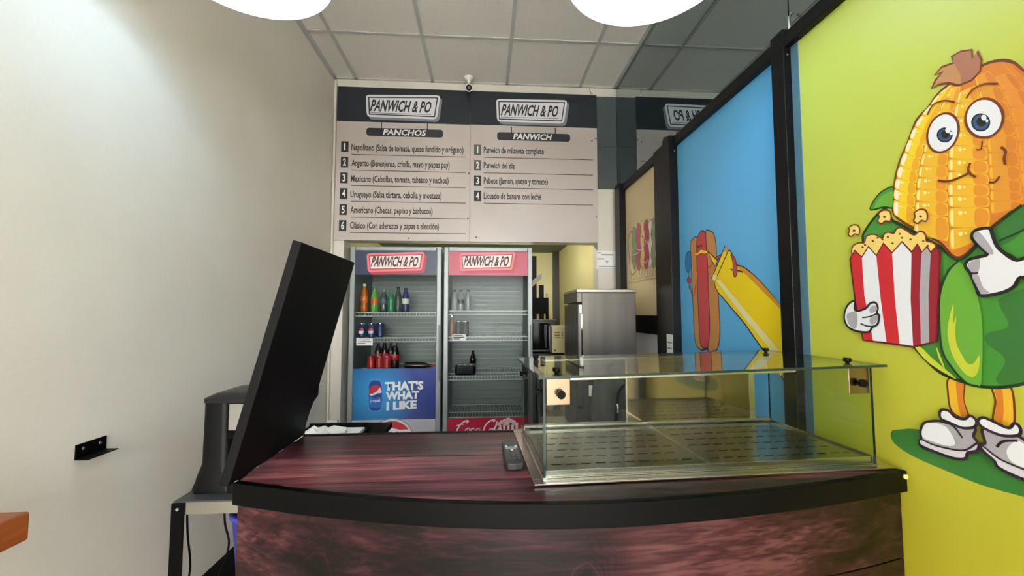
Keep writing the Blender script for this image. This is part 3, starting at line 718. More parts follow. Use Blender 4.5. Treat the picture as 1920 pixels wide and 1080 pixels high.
# ================================================================== counter
def wood_mat(name, knots=(), tone=1.0, seed=0.0, plane='top'):
    """printed wood vinyl: long grain, dark and pinkish streaks, rings around the knots"""
    m = pbr(name, (60,30,34), 0.30, 0, 0.25); N, L = nt(m); b = N['Principled BSDF']
    g = N.new('ShaderNodeNewGeometry')
    def vm(op, a=None, bb=None, c=None):
        n = N.new('ShaderNodeVectorMath'); n.operation = op
        for i, x in enumerate((a, bb, c)):
            if x is None: continue
            if isinstance(x, (tuple, Vector)): n.inputs[i].default_value = x
            else: L.new(x, n.inputs[i])
        return n
    def mt(op, a, bb=None, cl=False):
        n = N.new('ShaderNodeMath'); n.operation = op; n.use_clamp = cl
        for i, x in enumerate((a, bb)):
            if x is None: continue
            if isinstance(x, (int, float)): n.inputs[i].default_value = x
            else: L.new(x, n.inputs[i])
        return n.outputs[0]
    pos = vm('ADD', g.outputs['Position'], (seed, seed*0.7, seed*1.3)).outputs[0]
    st = (0.7, 9.0, 9.0)
    p1 = vm('MULTIPLY', pos, st).outputs[0]
    n1 = N.new('ShaderNodeTexNoise'); n1.inputs['Scale'].default_value = 2.2; n1.inputs['Detail'].default_value = 6; n1.inputs['Distortion'].default_value = 0.3; L.new(p1, n1.inputs['Vector'])
    p2 = vm('MULTIPLY', pos, (1.9, 46.0, 46.0)).outputs[0]
    n2 = N.new('ShaderNodeTexNoise'); n2.inputs['Scale'].default_value = 2.6; n2.inputs['Detail'].default_value = 5; n2.inputs['Distortion'].default_value = 0.5; L.new(p2, n2.inputs['Vector'])
    n3 = N.new('ShaderNodeTexNoise'); n3.inputs['Scale'].default_value = 1.7; n3.inputs['Detail'].default_value = 2; L.new(pos, n3.inputs['Vector'])
    val = mt('ADD', mt('MULTIPLY', n1.outputs[0], 0.62), mt('MULTIPLY', n2.outputs[0], 0.52))
    val = mt('ADD', val, mt('MULTIPLY', mt('SUBTRACT', n3.outputs[0], 0.55), 0.75))
    val = mt('ADD', mt('MULTIPLY', mt('SUBTRACT', val, 0.52), 1.35), 0.52)
    for (kx, ky, kz, R, bright) in knots:
        q = vm('SUBTRACT', g.outputs['Position'], (kx, ky, kz)).outputs[0]
        q = vm('MULTIPLY', q, (1.0, 1.0, 0.72)).outputs[0]
        nz = N.new('ShaderNodeTexNoise'); nz.inputs['Scale'].default_value = 9; L.new(g.outputs['Position'], nz.inputs['Vector'])
        ln = N.new('ShaderNodeVectorMath'); ln.operation = 'LENGTH'; L.new(q, ln.inputs[0])
        dd = mt('ADD', ln.outputs['Value'], mt('MULTIPLY', mt('SUBTRACT', nz.outputs[0], 0.5), R*0.9))
        ring = mt('ADD', mt('MULTIPLY', mt('SINE', mt('MULTIPLY', dd, 6.283*11/R)), 0.045), mt('ADD', mt('MULTIPLY', val, 0.55), 0.17))
        fo = mt('SUBTRACT', 1.0, mt('DIVIDE', dd, R), True)
        core = mt('SUBTRACT', 1.0, mt('DIVIDE', dd, R*0.22), True)
        rim = mt('MULTIPLY', mt('SUBTRACT', 1.0, mt('ABSOLUTE', mt('DIVIDE', mt('SUBTRACT', dd, R*0.30), R*0.07)), True), bright)
        ring = mt('SUBTRACT', ring, mt('MULTIPLY', core, 0.35)); ring = mt('ADD', ring, rim)
        mx = N.new('ShaderNodeMix'); L.new(mt('MULTIPLY', fo, 1.6, True), mx.inputs[0]); L.new(val, mx.inputs[2]); L.new(ring, mx.inputs[3]); val = mx.outputs[0]
    r = N.new('ShaderNodeValToRGB'); e = r.color_ramp.elements
    def T(c): return (*[x*tone for x in lin(c)], 1)
    e[0].position = 0.30; e[0].color = T((22,15,18)); e[1].position = 0.84; e[1].color = T((206,132,134))
    for p_, c_ in ((0.41, (48,25,30)), (0.51, (88,44,52)), (0.60, (116,62,72)), (0.70, (150,84,92))):
        q = e.new(p_); q.color = T(c_)
    L.new(val, r.inputs[0]); L.new(r.outputs[0], b.inputs['Base Color'])
    bp = N.new('ShaderNodeBump'); bp.inputs['Strength'].default_value = 0.10; bp.inputs['Distance'].default_value = 0.002
    L.new(n2.outputs[0], bp.inputs['Height']); L.new(bp.outputs[0], b.inputs['Normal'])
    return m
front = [(-0.600,1.062),(-0.372,0.988),(-0.123,0.930),(0.106,0.903),(0.338,0.900),(0.594,0.925),(0.870,0.972),(1.083,1.022)]
fc = [Vector((p.x, p.y)) for p in crom([(*p, 0) for p in front], False, 6)]
def off(curve, d):
    out = []
    for i, p in enumerate(curve):
        a, b = curve[max(i-1,0)], curve[min(i+1,len(curve)-1)]; t_ = (b-a).normalized(); out.append(p+Vector((-t_.y, t_.x))*d)
    return out
ct = thing('counter', 'wood-print serving counter with a curved front and black edge', 'counter', (0.24, 1.2, 0))
J1, J2, BK = 1.215, 1.047, 1.452
wt = [wood_mat('wood_vinyl_a', (), 0.85, 1.3), wood_mat('wood_vinyl_b', (), 0.8, 4.1), wood_mat('wood_vinyl_c', (), 0.65, 7.7)]
th = 0.012
MB().prism([(-0.6005,J1+0.0025,CT-th),(1.083,J1+0.0025,CT-th),(1.083,1.345,CT-th),(1.054,1.345,CT-th),(1.054,BK-0.012,CT-th),(-0.6005,BK-0.012,CT-th)], (0,0,th)).build('plank', wt[0], ct, 0.0008)
inn = off(fc, 0.012); kL = max(i for i, p in enumerate(inn) if p.y > J2 and p.x < 0)
MB().prism([(p.x, p.y, CT-th) for p in inn[:kL+1]]+[(inn[kL+1].x,J2+0.0025,CT-th),(1.083,J2+0.0025,CT-th),(1.083,J1-0.0025,CT-th),(-0.6005,J1-0.0025,CT-th)], (0,0,th)).build('plank', wt[1], ct)
MB().prism([(p.x, p.y, CT-th) for p in inn[kL+2:]]+[(1.083,J2-0.0025,CT-th),(inn[kL+1].x+0.004,J2-0.0025,CT-th)], (0,0,th)).build('plank', wt[2], ct)
bx('back_edge', (-0.6005,BK-0.012,CT-0.04), (1.054,BK,CT+0.003), M_black, ct, 0.001)
# black edge band along the curve
mb = MB(); o_, i_ = off(fc, -0.006), off(fc, 0.0115); n = len(fc)
vs = [(p.x,p.y,CT+0.002) for p in o_]+[(p.x,p.y,CT+0.002) for p in i_]+[(p.x,p.y,CT-0.050) for p in o_]+[(p.x,p.y,CT-0.050) for p in i_]
fs = []
for i in range(n-1):
    fs += [(i,i+1,n+i+1,n+i), (2*n+i,3*n+i,3*n+i+1,2*n+i+1), (i,2*n+i,2*n+i+1,i+1), (n+i,n+i+1,3*n+i+1,3*n+i)]
fs += [(0,n,3*n,2*n), (n-1,3*n-1,4*n-1,2*n-1)]
mb.add(vs, fs, 0, True); mb.build('edge_band', M_black, ct, 0.0015)
MB().cyl((1.074,1.0085,CT-0.010),(1.074,1.016,CT-0.010),0.006,12).build('notch_disc', pbr('pale_lime_disc', (206,214,130), 0.4), ct)  # added lime disc where the band has a notch
# front planks following the curve
oo, ii = off(fc, 0.010), off(fc, 0.022)
kn = [(-0.375, 0.99, CT-0.19, 0.11, 0.10), (0.222, 0.91, CT-0.165, 0.10, 0.13), (0.96, 1.0, CT-0.19, 0.03, 0.1)]
zs_ = [CT-0.048, CT-0.222, CT-0.40, CT-0.58, CT-0.76, CT-0.94, 0.02]
for k in range(len(zs_)-1):
    z1, z0 = zs_[k]-0.0015, zs_[k+1]+0.0015; mb = MB()
    vs = [(p.x,p.y,z1) for p in oo]+[(p.x,p.y,z1) for p in ii]+[(p.x,p.y,z0) for p in oo]+[(p.x,p.y,z0) for p in ii]
    mb.add(vs, [((n-1) if f[0] is None else f[0], *f[1:]) for f in fs], 0, True)
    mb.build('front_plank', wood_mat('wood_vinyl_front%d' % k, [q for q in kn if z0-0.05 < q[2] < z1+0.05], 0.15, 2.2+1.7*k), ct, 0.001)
body = off(fc, 0.0225)
MB().prism([(p.x,p.y,0.0) for p in body]+[(1.080,1.345,0.0),(1.054,1.345,0.0),(1.054,1.40,0.0),(-0.590,1.40,0.0)], (0,0,CT-th-0.001)).build('carcass', M_blackm, ct)
bx('back_shelf', (-0.70,1.405,CT-0.088), (-0.40,1.86,CT-0.068), M_blackm, ct)

# ---------------- raised counter flap
fl = thing('counter_flap', 'black hinged counter flap raised upright, leaning over the counter end', 'counter flap', (-0.605,1.25,CT))
u_ = Vector((0.151,0,0.582)).normalized(); nrm_ = Vector((-u_.z,0,u_.x)); F0 = Vector((-0.6010,0,CT+0.0008))
def FP(y, q): return F0+u_*q+Vector((0,y,0))
MB().prism([FP(*p) for p in [(1.034,0.0),(1.034,0.601),(1.455,0.601),(1.455,0.165),(1.472,0.135),(1.474,0.128),(1.448,0.112),(1.440,0.08),(1.438,0.04),(1.446,0.012),(1.452,0.0)]], nrm_*0.020).build('slab', pbr('flap_laminate', (8,8,10), 0.55, 0, 0.15), fl, 0.0015)
MB().prism([FP(*p)+nrm_*(-0.0004) for p in [(1.035,0.0),(1.035,0.60),(1.040,0.60),(1.040,0.0)]], nrm_*0.0004).build('edge_lip', pbr('lip_black', (20,21,23), 0.5), fl)  # narrow strip along the near edge, slightly lighter than the slab
for y in (1.12, 1.37): MB().cyl((-0.6235,y-0.03,CT+0.004),(-0.6235,y+0.03,CT+0.004),0.004,10).build('hinge', M_black, fl)

# ---------------- glass display case
CA = math.radians(2.4); A0 = Vector((0.118,0.987,CT))
ea, eb = Vector((math.cos(CA), math.sin(CA), 0)), Vector((-math.sin(CA), math.cos(CA), 0))
def K(a, b, c): return A0+ea*a+eb*b+Vector((0,0,c*(1+0.068*a)))
def kbox(mb, a0,b0,c0,a1,b1,c1, mi=0, edge=None):
    v = [K(x,y,z) for z in (c0,c1) for (x,y) in ((a0,b0),(a1,b0),(a1,b1),(a0,b1))]
    F = [(3,2,1,0),(4,5,6,7),(0,1,5,4),(1,2,6,5),(2,3,7,6),(3,0,4,7)]
    if edge is None: mb.add(v, F, mi)
    else:
        ar = [(a1-a0)*(b1-b0), (a1-a0)*(b1-b0), (a1-a0)*(c1-c0), (b1-b0)*(c1-c0), (a1-a0)*(c1-c0), (b1-b0)*(c1-c0)]
        big = sorted(range(6), key=lambda i: -ar[i])[:2]
        for i in range(6): mb.add(v, [F[i]], mi if i in big else edge)
    return mb
W, D, HG = 0.952, 0.465, 0.248
cs = thing('display_case', 'glass countertop food display case with a perforated steel tray bed', 'display case', A0)
M_base = pbr('case_steel', (206,203,194), 0.22, 1.0)
mb = MB()
for a in ((0,0,0.0025,W,0.03,0.006),(0,D-0.03,0.0025,W,D,0.006),(0,0.03,0.0025,0.03,D-0.03,0.006),(W-0.03,0.03,0.0025,W,D-0.03,0.006)): kbox(mb,*a)
for a in ((0.028,0.026,0.006,W-0.028,0.031,0.026),(0.028,D-0.034,0.006,W-0.028,D-0.028,0.026),(0.026,0.026,0.006,0.032,D-0.028,0.026),(W-0.032,0.026,0.006,W-0.026,D-0.028,0.026),
          (0.03,0.03,0.012,W-0.03,0.05,0.018),(0.03,D-0.05,0.012,W-0.03,D-0.03,0.018),(0.03,0.05,0.012,0.05,D-0.05,0.018),(W-0.05,0.05,0.012,W-0.03,D-0.05,0.018)): kbox(mb,*a)
mb.build('base_frame', M_base, cs, 0.0006, weld=False)
# perforated trays: real slots
M_tray = noisy('tray_steel', (176,177,170), (158,160,154), 9, 0.26, 1.0)
def tray(a0, a1):
    b0, b1, zc = 0.046, D-0.046, 0.021; mb = MB(); t_ = zc
    rows = [b0+0.032+0.054*i for i in range(7)]; hw, L_, pit = 0.0026, 0.026, 0.039
    prev = b0
    for k, rb in enumerate(rows):
        if rb+hw > b1-0.01: break
        mb.add([K(a0,prev,t_),K(a1,prev,t_),K(a1,rb-hw,t_),K(a0,rb-hw,t_)], [(0,1,2,3)])
        x = a0; s = a0+0.02+(pit/2 if k % 2 else 0)
        while s+L_ < a1-0.012:
            mb.add([K(x,rb-hw,t_),K(s,rb-hw,t_),K(s,rb+hw,t_),K(x,rb+hw,t_)], [(0,1,2,3)]); x = s+L_; s += pit
        mb.add([K(x,rb-hw,t_),K(a1,rb-hw,t_),K(a1,rb+hw,t_),K(x,rb+hw,t_)], [(0,1,2,3)]); prev = rb+hw
    mb.add([K(a0,prev,t_),K(a1,prev,t_),K(a1,b1,t_),K(a0,b1,t_)], [(0,1,2,3)])
    # folded lips
    mb.add([K(a0,b0,t_),K(a1,b0,t_),K(a1,b0-0.004,t_-0.004),K(a0,b0-0.004,t_-0.004)], [(0,1,2,3)])
    mb.build('tray', M_tray, cs, recalc=False)
    MB().add([K(a0,b0,t_-0.008),K(a1,b0,t_-0.008),K(a1,b1,t_-0.008),K(a0,b1,t_-0.008)], [(0,1,2,3)]).build('tray_well', M_blackm, cs)
tray(0.036, 0.4635); tray(0.4665, W-0.036)
bar = MB(); kbox(bar, 0.4625,0.040,0.021,0.4675,D-0.04,0.0235); bar.build('tray_divider', M_base, cs)
def pane(name, *a): mb = MB(); kbox(mb, *a, 0, 1); return mb.build(name, [M_glass if name == 'top_pane' else M_pglass, M_gedge], cs, weld=False)
pane('side_pane', 0.026,0.0245,0.010,0.032,D-0.06,HG)
pane('side_pane', W-0.038,0.0245,0.010,W-0.032,D-0.06,HG)
pane('front_pane', 0.033,0.0185,0.010,W-0.039,0.0245,HG)
pane('top_pane', 0.012,0.004,HG+0.001,W-0.008,D-0.03,HG+0.007)
# sliding rear doors, both pushed to the right
M_slide = pbr('smoked_mirror_acrylic', (150,132,104), 0.06, 1.0)
for a0, a1, b in ((0.392,0.862,D-0.052), (0.420,0.872,D-0.045)):
    s_ = MB(); kbox(s_, a0,b,0.027,a1,b+0.004,HG-0.006); sd = s_.build('sliding_door', M_slide, cs)
    s_ = MB(); kbox(s_, a0-0.004,b-0.001,0.027,a0+0.001,b+0.005,HG-0.006); s_.build('edge_strip', M_base, sd)
    s_ = MB(); kbox(s_, a1-0.016,b-0.001,0.027,a1,b+0.005,HG-0.006); s_.build('edge_strip', M_base, sd)
s_ = MB(); kbox(s_, 0.03,D-0.062,HG-0.006,W-0.03,D-0.036,HG); s_.build('top_track', M_base, cs)
s_ = MB(); kbox(s_, 0.03,D-0.062,0.0265,W-0.03,D-0.036,0.032); s_.build('bottom_track', M_base, cs)
s_ = MB(); kbox(s_, 0.095,0.026,HG-0.007,0.70,0.031,HG-0.002); s_.build('reflection_strip', M_base, cs)  # added strip in place of a reflected bright line under the top pane
M_clip = pbr('clip_steel', (176,142,124), 0.25, 1.0)
for (a, b, sa, sb) in ((0.034,0.0255,1,1), (W-0.040,0.0255,-1,1), (W-0.040,D-0.068,-1,-1), (0.034,D-0.068,1,-1)):
    cl = MB(); a1 = a+sa*0.060; b1 = b+sb*0.060; lo, hi = sorted((a,a1)); bl, bh = sorted((b,b+sb*0.0025)); ll, lh = sorted((a,a+sa*0.0025)); dl, dh = sorted((b,b1))
    if sb > 0: kbox(cl, lo,bl,HG-0.066,hi,bh,HG-0.002)
    kbox(cl, ll,dl,HG-0.066,lh,dh,HG-0.002); kbox(cl, lo,dl,HG-0.0035,hi,dh,HG-0.001)
    clo = cl.build('corner_clip', M_clip, cs, 0.002, weld=False)
    p = K(a+sa*0.032, b+sb*0.03, HG+0.007)
    MB().cyl(p-Vector((0,0,0.004)), p+Vector((0,0,0.004)), 0.005, 10).cyl(p+Vector((0,0,0.004)), p+Vector((0,0,0.014)), 0.0095, 16).build('knob', M_black, clo, 0.0015)
    if sb > 0:
        p = K(a+sa*0.034, b+0.002, HG-0.038); MB().cyl(p-eb*0.020, p+eb*0.006, 0.004, 10).cyl(p-eb*0.022, p-eb*0.010, 0.0105, 18).build('knob', M_black, clo, 0.0015)
    q = K(a, b+sb*0.034, HG-0.038); MB().cyl(q+ea*(-sa*0.020), q+ea*(sa*0.006), 0.0035, 10).cyl(q+ea*(-sa*0.021), q+ea*(-sa*0.011), 0.0075, 16).build('knob', M_black, clo, 0.0015)

# ---------------- remote control
rc = thing('remote_control', 'dark grey remote control lying on the counter beside the glass case', 'remote control', (0.08,1.2,CT))
rm = Vector((0.079,1.195,CT)); rx, ry = Vector((1,0.02,0)).normalized(), Vector((-0.02,1,0)).normalized()
def RP(a, b, c): return rm+rx*a+ry*b+Vector((0,0,c))
out = [(-0.021,-0.100),(0,-0.104),(0.021,-0.100),(0.0245,-0.08),(0.0245,0.085),(0.018,0.097),(0,0.101),(-0.018,0.097),(-0.0245,0.085),(-0.0245,-0.08)]
MB().prism([RP(x,y,0.0005) for x,y in out], (0,0,0.017)).build('body', pbr('remote_grey', (48,50,54), 0.45), rc, 0.003)
M_btn = pbr('rubber_grey', (92,95,98), 0.6)
for j in range(9):
    for i in range(3):
        if j in (5,): continue
        p = RP(-0.014+0.014*i, -0.062+0.0165*j, 0.0165); MB().cyl(p, p+Vector((0,0,0.0022)), 0.0040, 10).build('button', M_white if (i,j) in ((1,4),(0,6),(2,6)) else M_btn, rc)
MB().prism([RP(0.018*math.cos(2*math.pi*k/20), 0.022+0.010*math.sin(2*math.pi*k/20), 0.0165) for k in range(20)], (0,0,0.0025)).build('rocker_pad', pbr('silver_pad', (150,152,154), 0.4), rc)

# ---------------- tray with papers behind the counter
tr = thing('paper_tray', 'black tray with white papers behind the counter, next to the raised flap', 'tray', (-0.55,1.62,CT-0.068))
TZ = CT-0.0675
mb = MB(); mb.box((-0.69,1.50,TZ),(-0.45,1.70,TZ+0.006)); mb.box((-0.69,1.50,TZ),(-0.684,1.70,TZ+0.03)); mb.box((-0.456,1.50,TZ),(-0.45,1.70,TZ+0.03)); mb.box((-0.684,1.50,TZ),(-0.456,1.506,TZ+0.03)); mb.box((-0.684,1.694,TZ),(-0.456,1.70,TZ+0.042))
mb.build('tray', M_black, tr, weld=False)
pp = MB(); pp.box((-0.675,1.51,TZ+0.0065),(-0.47,1.69,TZ+0.026)); tag(pp.build('paper_stack', M_paper, None, 0.001), 'stack of white printed papers lying in the black tray', 'papers')
nk = MB(); cx, cy, cz = -0.60, 1.60, TZ+0.0265
ring = []
for i in range(14):
    a = 2*math.pi*i/14; r0 = 0.055+0.018*math.sin(3*a+1)+0.01*math.sin(5*a); ring.append((cx+r0*math.cos(a)*1.2, cy+r0*math.sin(a), cz+0.003+0.006*(1+math.sin(4*a))))
inner_ = [(cx+0.45*(x-cx), cy+0.45*(y-cy), cz+0.022+0.008*math.sin(i*2.3)) for i, (x,y,z) in enumerate(ring)]
nk.add(ring+inner_+[(cx,cy,cz+0.016)]+[(x,y,cz+0.0005) for x,y,z in ring], [(i,(i+1)%14,14+(i+1)%14,14+i) for i in range(14)]+[(14+i,14+(i+1)%14,28) for i in range(14)]+[(29+i,29+(i+1)%14,(i+1)%14,i) for i in range(14)]+[tuple(29+i for i in reversed(range(14)))])
tag(nk.build('crumpled_napkin', pbr('napkin', (226,224,214), 0.8), None), 'crumpled off-white napkin lying on the papers', 'napkin')

# ---------------- left of the counter: ledge, bracket, side table, coffee maker
M_wood = noisy('orange_wood', (168,92,44), (140,70,32), 6, 0.4, 0, 0.2, 60, (14,1.2,14))
t = MB().box((XL+0.0005,-0.35,CT-0.058),(-0.938,0.945,CT)).build('wooden_ledge', M_wood, None, 0.005)
tag(t, 'orange-brown wooden ledge fixed to the left wall near the camera', 'ledge')
t = thing('angle_bracket', 'small black steel angle bracket screwed to the left wall', 'bracket', (XL,1.38,CT-0.02))
bx('wall_flange', (XL+0.0003,1.327,CT-0.026), (XL+0.0033,1.428,CT+0.018), M_black, t, 0.0008)
bx('shelf_flange', (XL+0.0033,1.327,CT-0.026), (XL+0.040,1.428,CT-0.023), M_black, t, 0.0008)
for y in (1.35, 1.405): MB().lathe([(0,0.0025),(0.004,0.0018),(0.005,0)], (XL+0.0033,y,CT+0.002), 12, axis='x').build('screw', pbr('dull_screw', (120,120,118), 0.5, 0.6), t)

TT = CZ-0.655
t = thing('side_table', 'small metal side table by the left wall under the coffee maker', 'table', (-0.86,1.75,0))
bx('table_top', (-1.075,1.545,TT-0.004), (-0.635,1.985,TT), pbr('dark_table_top', (70,70,72), 0.35), t)
for a, b in (((-1.075,1.545,TT-0.045),(-0.635,1.552,TT-0.0045)), ((-1.075,1.978,TT-0.045),(-0.635,1.985,TT-0.0045)), ((-1.075,1.5525,TT-0.045),(-1.068,1.9775,TT-0.0045)), ((-0.642,1.5525,TT-0.045),(-0.635,1.9775,TT-0.0045))):
    bx('apron', a, b, M_steeld, t)
for x in (-1.078,-0.672):
    for y in (1.540,1.95):
        mb = MB(); mb.box((x,y,0),(x+0.042,y+0.0045,TT-0.005)); mb.box((x,y+0.0045,0),(x+0.0045,y+0.04,TT-0.005)); lg = mb.build('leg', M_black, t, weld=False)
        MB().lathe([(0,-0.003),(0.005,-0.002),(0.006,0)], (x+0.02,y,TT-0.025), 10, axis='y').build('bolt', M_chrome, lg)
bx('lower_shelf', (-1.07,1.55,CZ-1.02), (-0.64,1.98,CZ-1.0), M_blackm, t)
t = thing('plastic_bin', 'blue plastic bin on the lower shelf of the side table', 'bin', (-0.864,1.70,CZ-1.0))
MB().lathe([(0,0.0005),(0.068,0.0005),(0.090,0.235),(0.095,0.24),(0.095,0.25),(0.086,0.25),(0.065,0.01),(0,0.01)], (-0.864,1.70,CZ-1.0), 28).build('body', pbr('blue_plastic', (58,66,178), 0.35), t)
MB().lathe([(0.095,0.232),(0.099,0.236),(0.099,0.25),(0.095,0.252)], (-0.864,1.70,CZ-1.0), 28).build('rim', pbr('blue_plastic_rim', (70,80,196), 0.35), t)
def cable(label, pts):
    o = MB().tube(crom(pts, False, 6), 0.0035, 8).build('power_cable', M_blackm); tag(o, label, 'cable', 'cables hanging under the side table')
cable('black cable hanging left under the side table, close to its leg', [(-1.085,1.70,TT+0.05),(-1.10,1.66,TT-0.05),(-1.10,1.66,TT-0.16),(-1.085,1.66,TT-0.28),(-1.095,1.66,TT-0.40),(-1.11,1.7,TT-0.7)])
cable('black cable hanging in a bend under the side table, beside the blue bin', [(-0.925,1.58,TT-0.046),(-0.92,1.58,TT-0.10),(-0.905,1.58,TT-0.16),(-0.915,1.58,TT-0.22),(-0.935,1.58,TT-0.27),(-0.93,1.585,TT-0.335)])

cm = thing('coffee_maker', 'black drip coffee maker with a chrome front band on the side table', 'coffee maker', (-0.93,1.72,TT))
M_cm = pbr('coffee_black', (8,9,10), 0.45, 0, 0.2)
def rbox(x0,y0,x1,y1,r=0.03,n=5):
    out = []
    for cx_, cy_, a0 in ((x1-r,y1-r,0),(x0+r,y1-r,90),(x0+r,y0+r,180),(x1-r,y0+r,270)):
        for i in range(n+1):
            a = math.radians(a0+90*i/n); out.append((cx_+r*math.cos(a), cy_+r*math.sin(a)))
    return out
def loft(secs, mi=0):
    mb = MB(); k = len(secs[0][0])
    for (a, za), (b, zb2) in zip(secs[:-1], secs[1:]):
        for i in range(k):
            j = (i+1) % k; mb.add([(*a[i],za),(*a[j],za),(*b[j],zb2),(*b[i],zb2)], [(0,1,2,3)], mi, True)
    mb.add([(*p,secs[0][1]) for p in secs[0][0]], [tuple(reversed(range(k)))], mi); mb.add([(*p,secs[-1][1]) for p in secs[-1][0]], [tuple(range(k))], mi)
    return mb
loft([(rbox(-1.062,1.60,-0.905,1.86),TT+0.0005),(rbox(-1.056,1.605,-0.925,1.86),TT+0.05),(rbox(-1.040,1.61,-0.935,1.855),TT+0.10),(rbox(-1.038,1.61,-0.938,1.855),TT+0.32)]).build('column', M_cm, cm)
loft([(rbox(-0.95,1.60,-0.79,1.86,0.02),TT+0.0005),(rbox(-0.95,1.605,-0.795,1.86,0.02),TT+0.03)]).build('hot_plate_base', M_cm, cm)
loft([(rbox(-0.955,1.612,-0.80,1.852,0.02),TT+0.205),(rbox(-0.955,1.612,-0.80,1.852,0.02),TT+0.322)]).build('brew_head', M_cm, cm)
loft([(rbox(-1.041,1.606,-0.80,1.858),TT+0.322),(rbox(-1.041,1.606,-0.80,1.858),TT+0.336),(rbox(-1.015,1.63,-0.825,1.84),TT+0.350),(rbox(-0.97,1.67,-0.87,1.80),TT+0.354)]).build('lid', pbr('coffee_black_gloss', (26,27,30), 0.35, 0, 0.35), cm)
bx('chrome_band', (-0.938,1.606,TT+0.222), (-0.81,1.612,TT+0.318), M_chrome, cm, 0.002)
bx('control_panel', (-0.94,1.604,TT+0.192), (-0.81,1.614,TT+0.2205), M_black, cm, 0.002)
bx('switch', (-0.905,1.596,TT+0.006), (-0.89,1.602,TT+0.045), pbr('ivory', (220,214,190), 0.4), cm, 0.001)
MB().lathe([(0,0.032),(0.048,0.032),(0.062,0.06),(0.064,0.10),(0.050,0.15),(0.044,0.17),(0.046,0.175)], (-0.868,1.70,TT), 24).build('carafe', pbr('dark_carafe', (40,42,44), 0.06, 0, 0.8), cm)
MB().lathe([(0,0.196),(0.046,0.194),(0.050,0.175),(0.046,0.172),(0,0.172)], (-0.868,1.70,TT), 24).build('carafe_lid', M_black, cm)
MB().tube(crom([(-0.83,1.655,TT+0.165),(-0.80,1.63,TT+0.165),(-0.785,1.615,TT+0.13),(-0.80,1.63,TT+0.08),(-0.82,1.65,TT+0.07)], False, 5), 0.008, 10).build('carafe_handle', M_black, cm)

# ---------------- behind the counter: bench, backpack, black case
t = thing('steel_bench', 'low steel bench behind the counter carrying the backpack', 'bench', (0.7,2.15,0))
BZ = CZ-0.625
bx('top', (0.33,1.86,BZ-0.03), (1.03,2.50,BZ), M_steeld, t, 0.004)
for x in (0.36,1.0):
    for y in (1.89,2.47): bx('leg', (x-0.018,y-0.018,0), (x+0.018,y+0.018,BZ-0.03), M_steeld, t)
t = thing('computer_tower', 'black box-shaped device standing on the steel bench left of the backpack', 'computer', (0.53,2.2,BZ))
bx('case', (0.475,2.12,BZ+0.0005), (0.635,2.45,BZ+0.275), pbr('black_device', (18,20,24), 0.3), t, 0.006)
bx('front_panel', (0.480,2.112,BZ+0.01), (0.560,2.12,BZ+0.265), pbr('slate_device', (34,38,42), 0.35), t, 0.002)
bx('panel_label', (0.535,2.1105,BZ+0.195), (0.553,2.1118,BZ+0.25), M_white, t)
bx('drive_slot', (0.500,2.1105,BZ+0.13), (0.505,2.1118,BZ+0.20), M_black, t)
MB().cyl((0.488,2.112,BZ+0.14),(0.488,2.104,BZ+0.14),0.010,12).build('knob', M_black, t)
bp_ = thing('backpack', 'dark grey-green zipped backpack behind the glass case', 'backpack', (0.68,1.98,BZ))
M_bag = noisy('bag_fabric', (54,61,58), (34,38,37), 9, 0.6, 0, 0.4, 300)
bm = bmesh.new(); bmesh.ops.create_uvsphere(bm, u_segments=32, v_segments=22, radius=1.0)
for v in bm.verts:
    x, y, z = v.co; sg = lambda q, e: math.copysign(abs(q)**e, q)
    fold = 0.06*math.sin(5*x+7*z)+0.04*math.sin(11*z+3*x)
    v.co = (sg(x,0.75)*0.165*(1+0.12*(z < 0)*-z), sg(y,0.75)*0.115*(1+fold), sg(z,0.7)*0.175*(1+0.03*math.sin(4*x)))
me = bpy.data.meshes.new('bag_body'); bm.to_mesh(me); bm.free(); me.materials.append(M_bag)
for p in me.polygons: p.use_smooth = True
o = bpy.data.objects.new('bag_body', me); C.objects.link(o); o.location = (0.69,2.005,BZ+0.187); o.rotation_euler = (0,0.08,0)
o.parent = bp_; o.matrix_parent_inverse = wmat(bp_).inverted()
def bag_y(x, z): return 1.878
MB().tube(crom([(0.72,1.905,BZ+0.30),(0.66,1.896,BZ+0.295),(0.622,1.893,BZ+0.26),(0.61,1.890,BZ+0.20),(0.60,1.890,BZ+0.10)], False, 6), 0.007, 8).build('zip_track', M_blackm, bp_)
MB().tube([(0.609,1.882,BZ+0.205),(0.610,1.876,BZ+0.19),(0.609,1.876,BZ+0.165)], 0.004, 8).build('zip_pull', M_chrome, bp_)
loft([(rbox(0.612,1.872,0.80,1.93,0.02),BZ+0.02),(rbox(0.607,1.862,0.805,1.93,0.03),BZ+0.06),(rbox(0.612,1.868,0.80,1.93,0.025),BZ+0.15),(rbox(0.63,1.885,0.785,1.93,0.02),BZ+0.175)]).build('front_pocket', M_bag, bp_)
MB().tube(crom([(0.60,2.02,BZ+0.32),(0.62,2.03,BZ+0.375),(0.68,2.03,BZ+0.385),(0.73,2.03,BZ+0.36),(0.745,2.02,BZ+0.32)], False, 6), 0.011, 8).build('top_handle', M_bag, bp_)
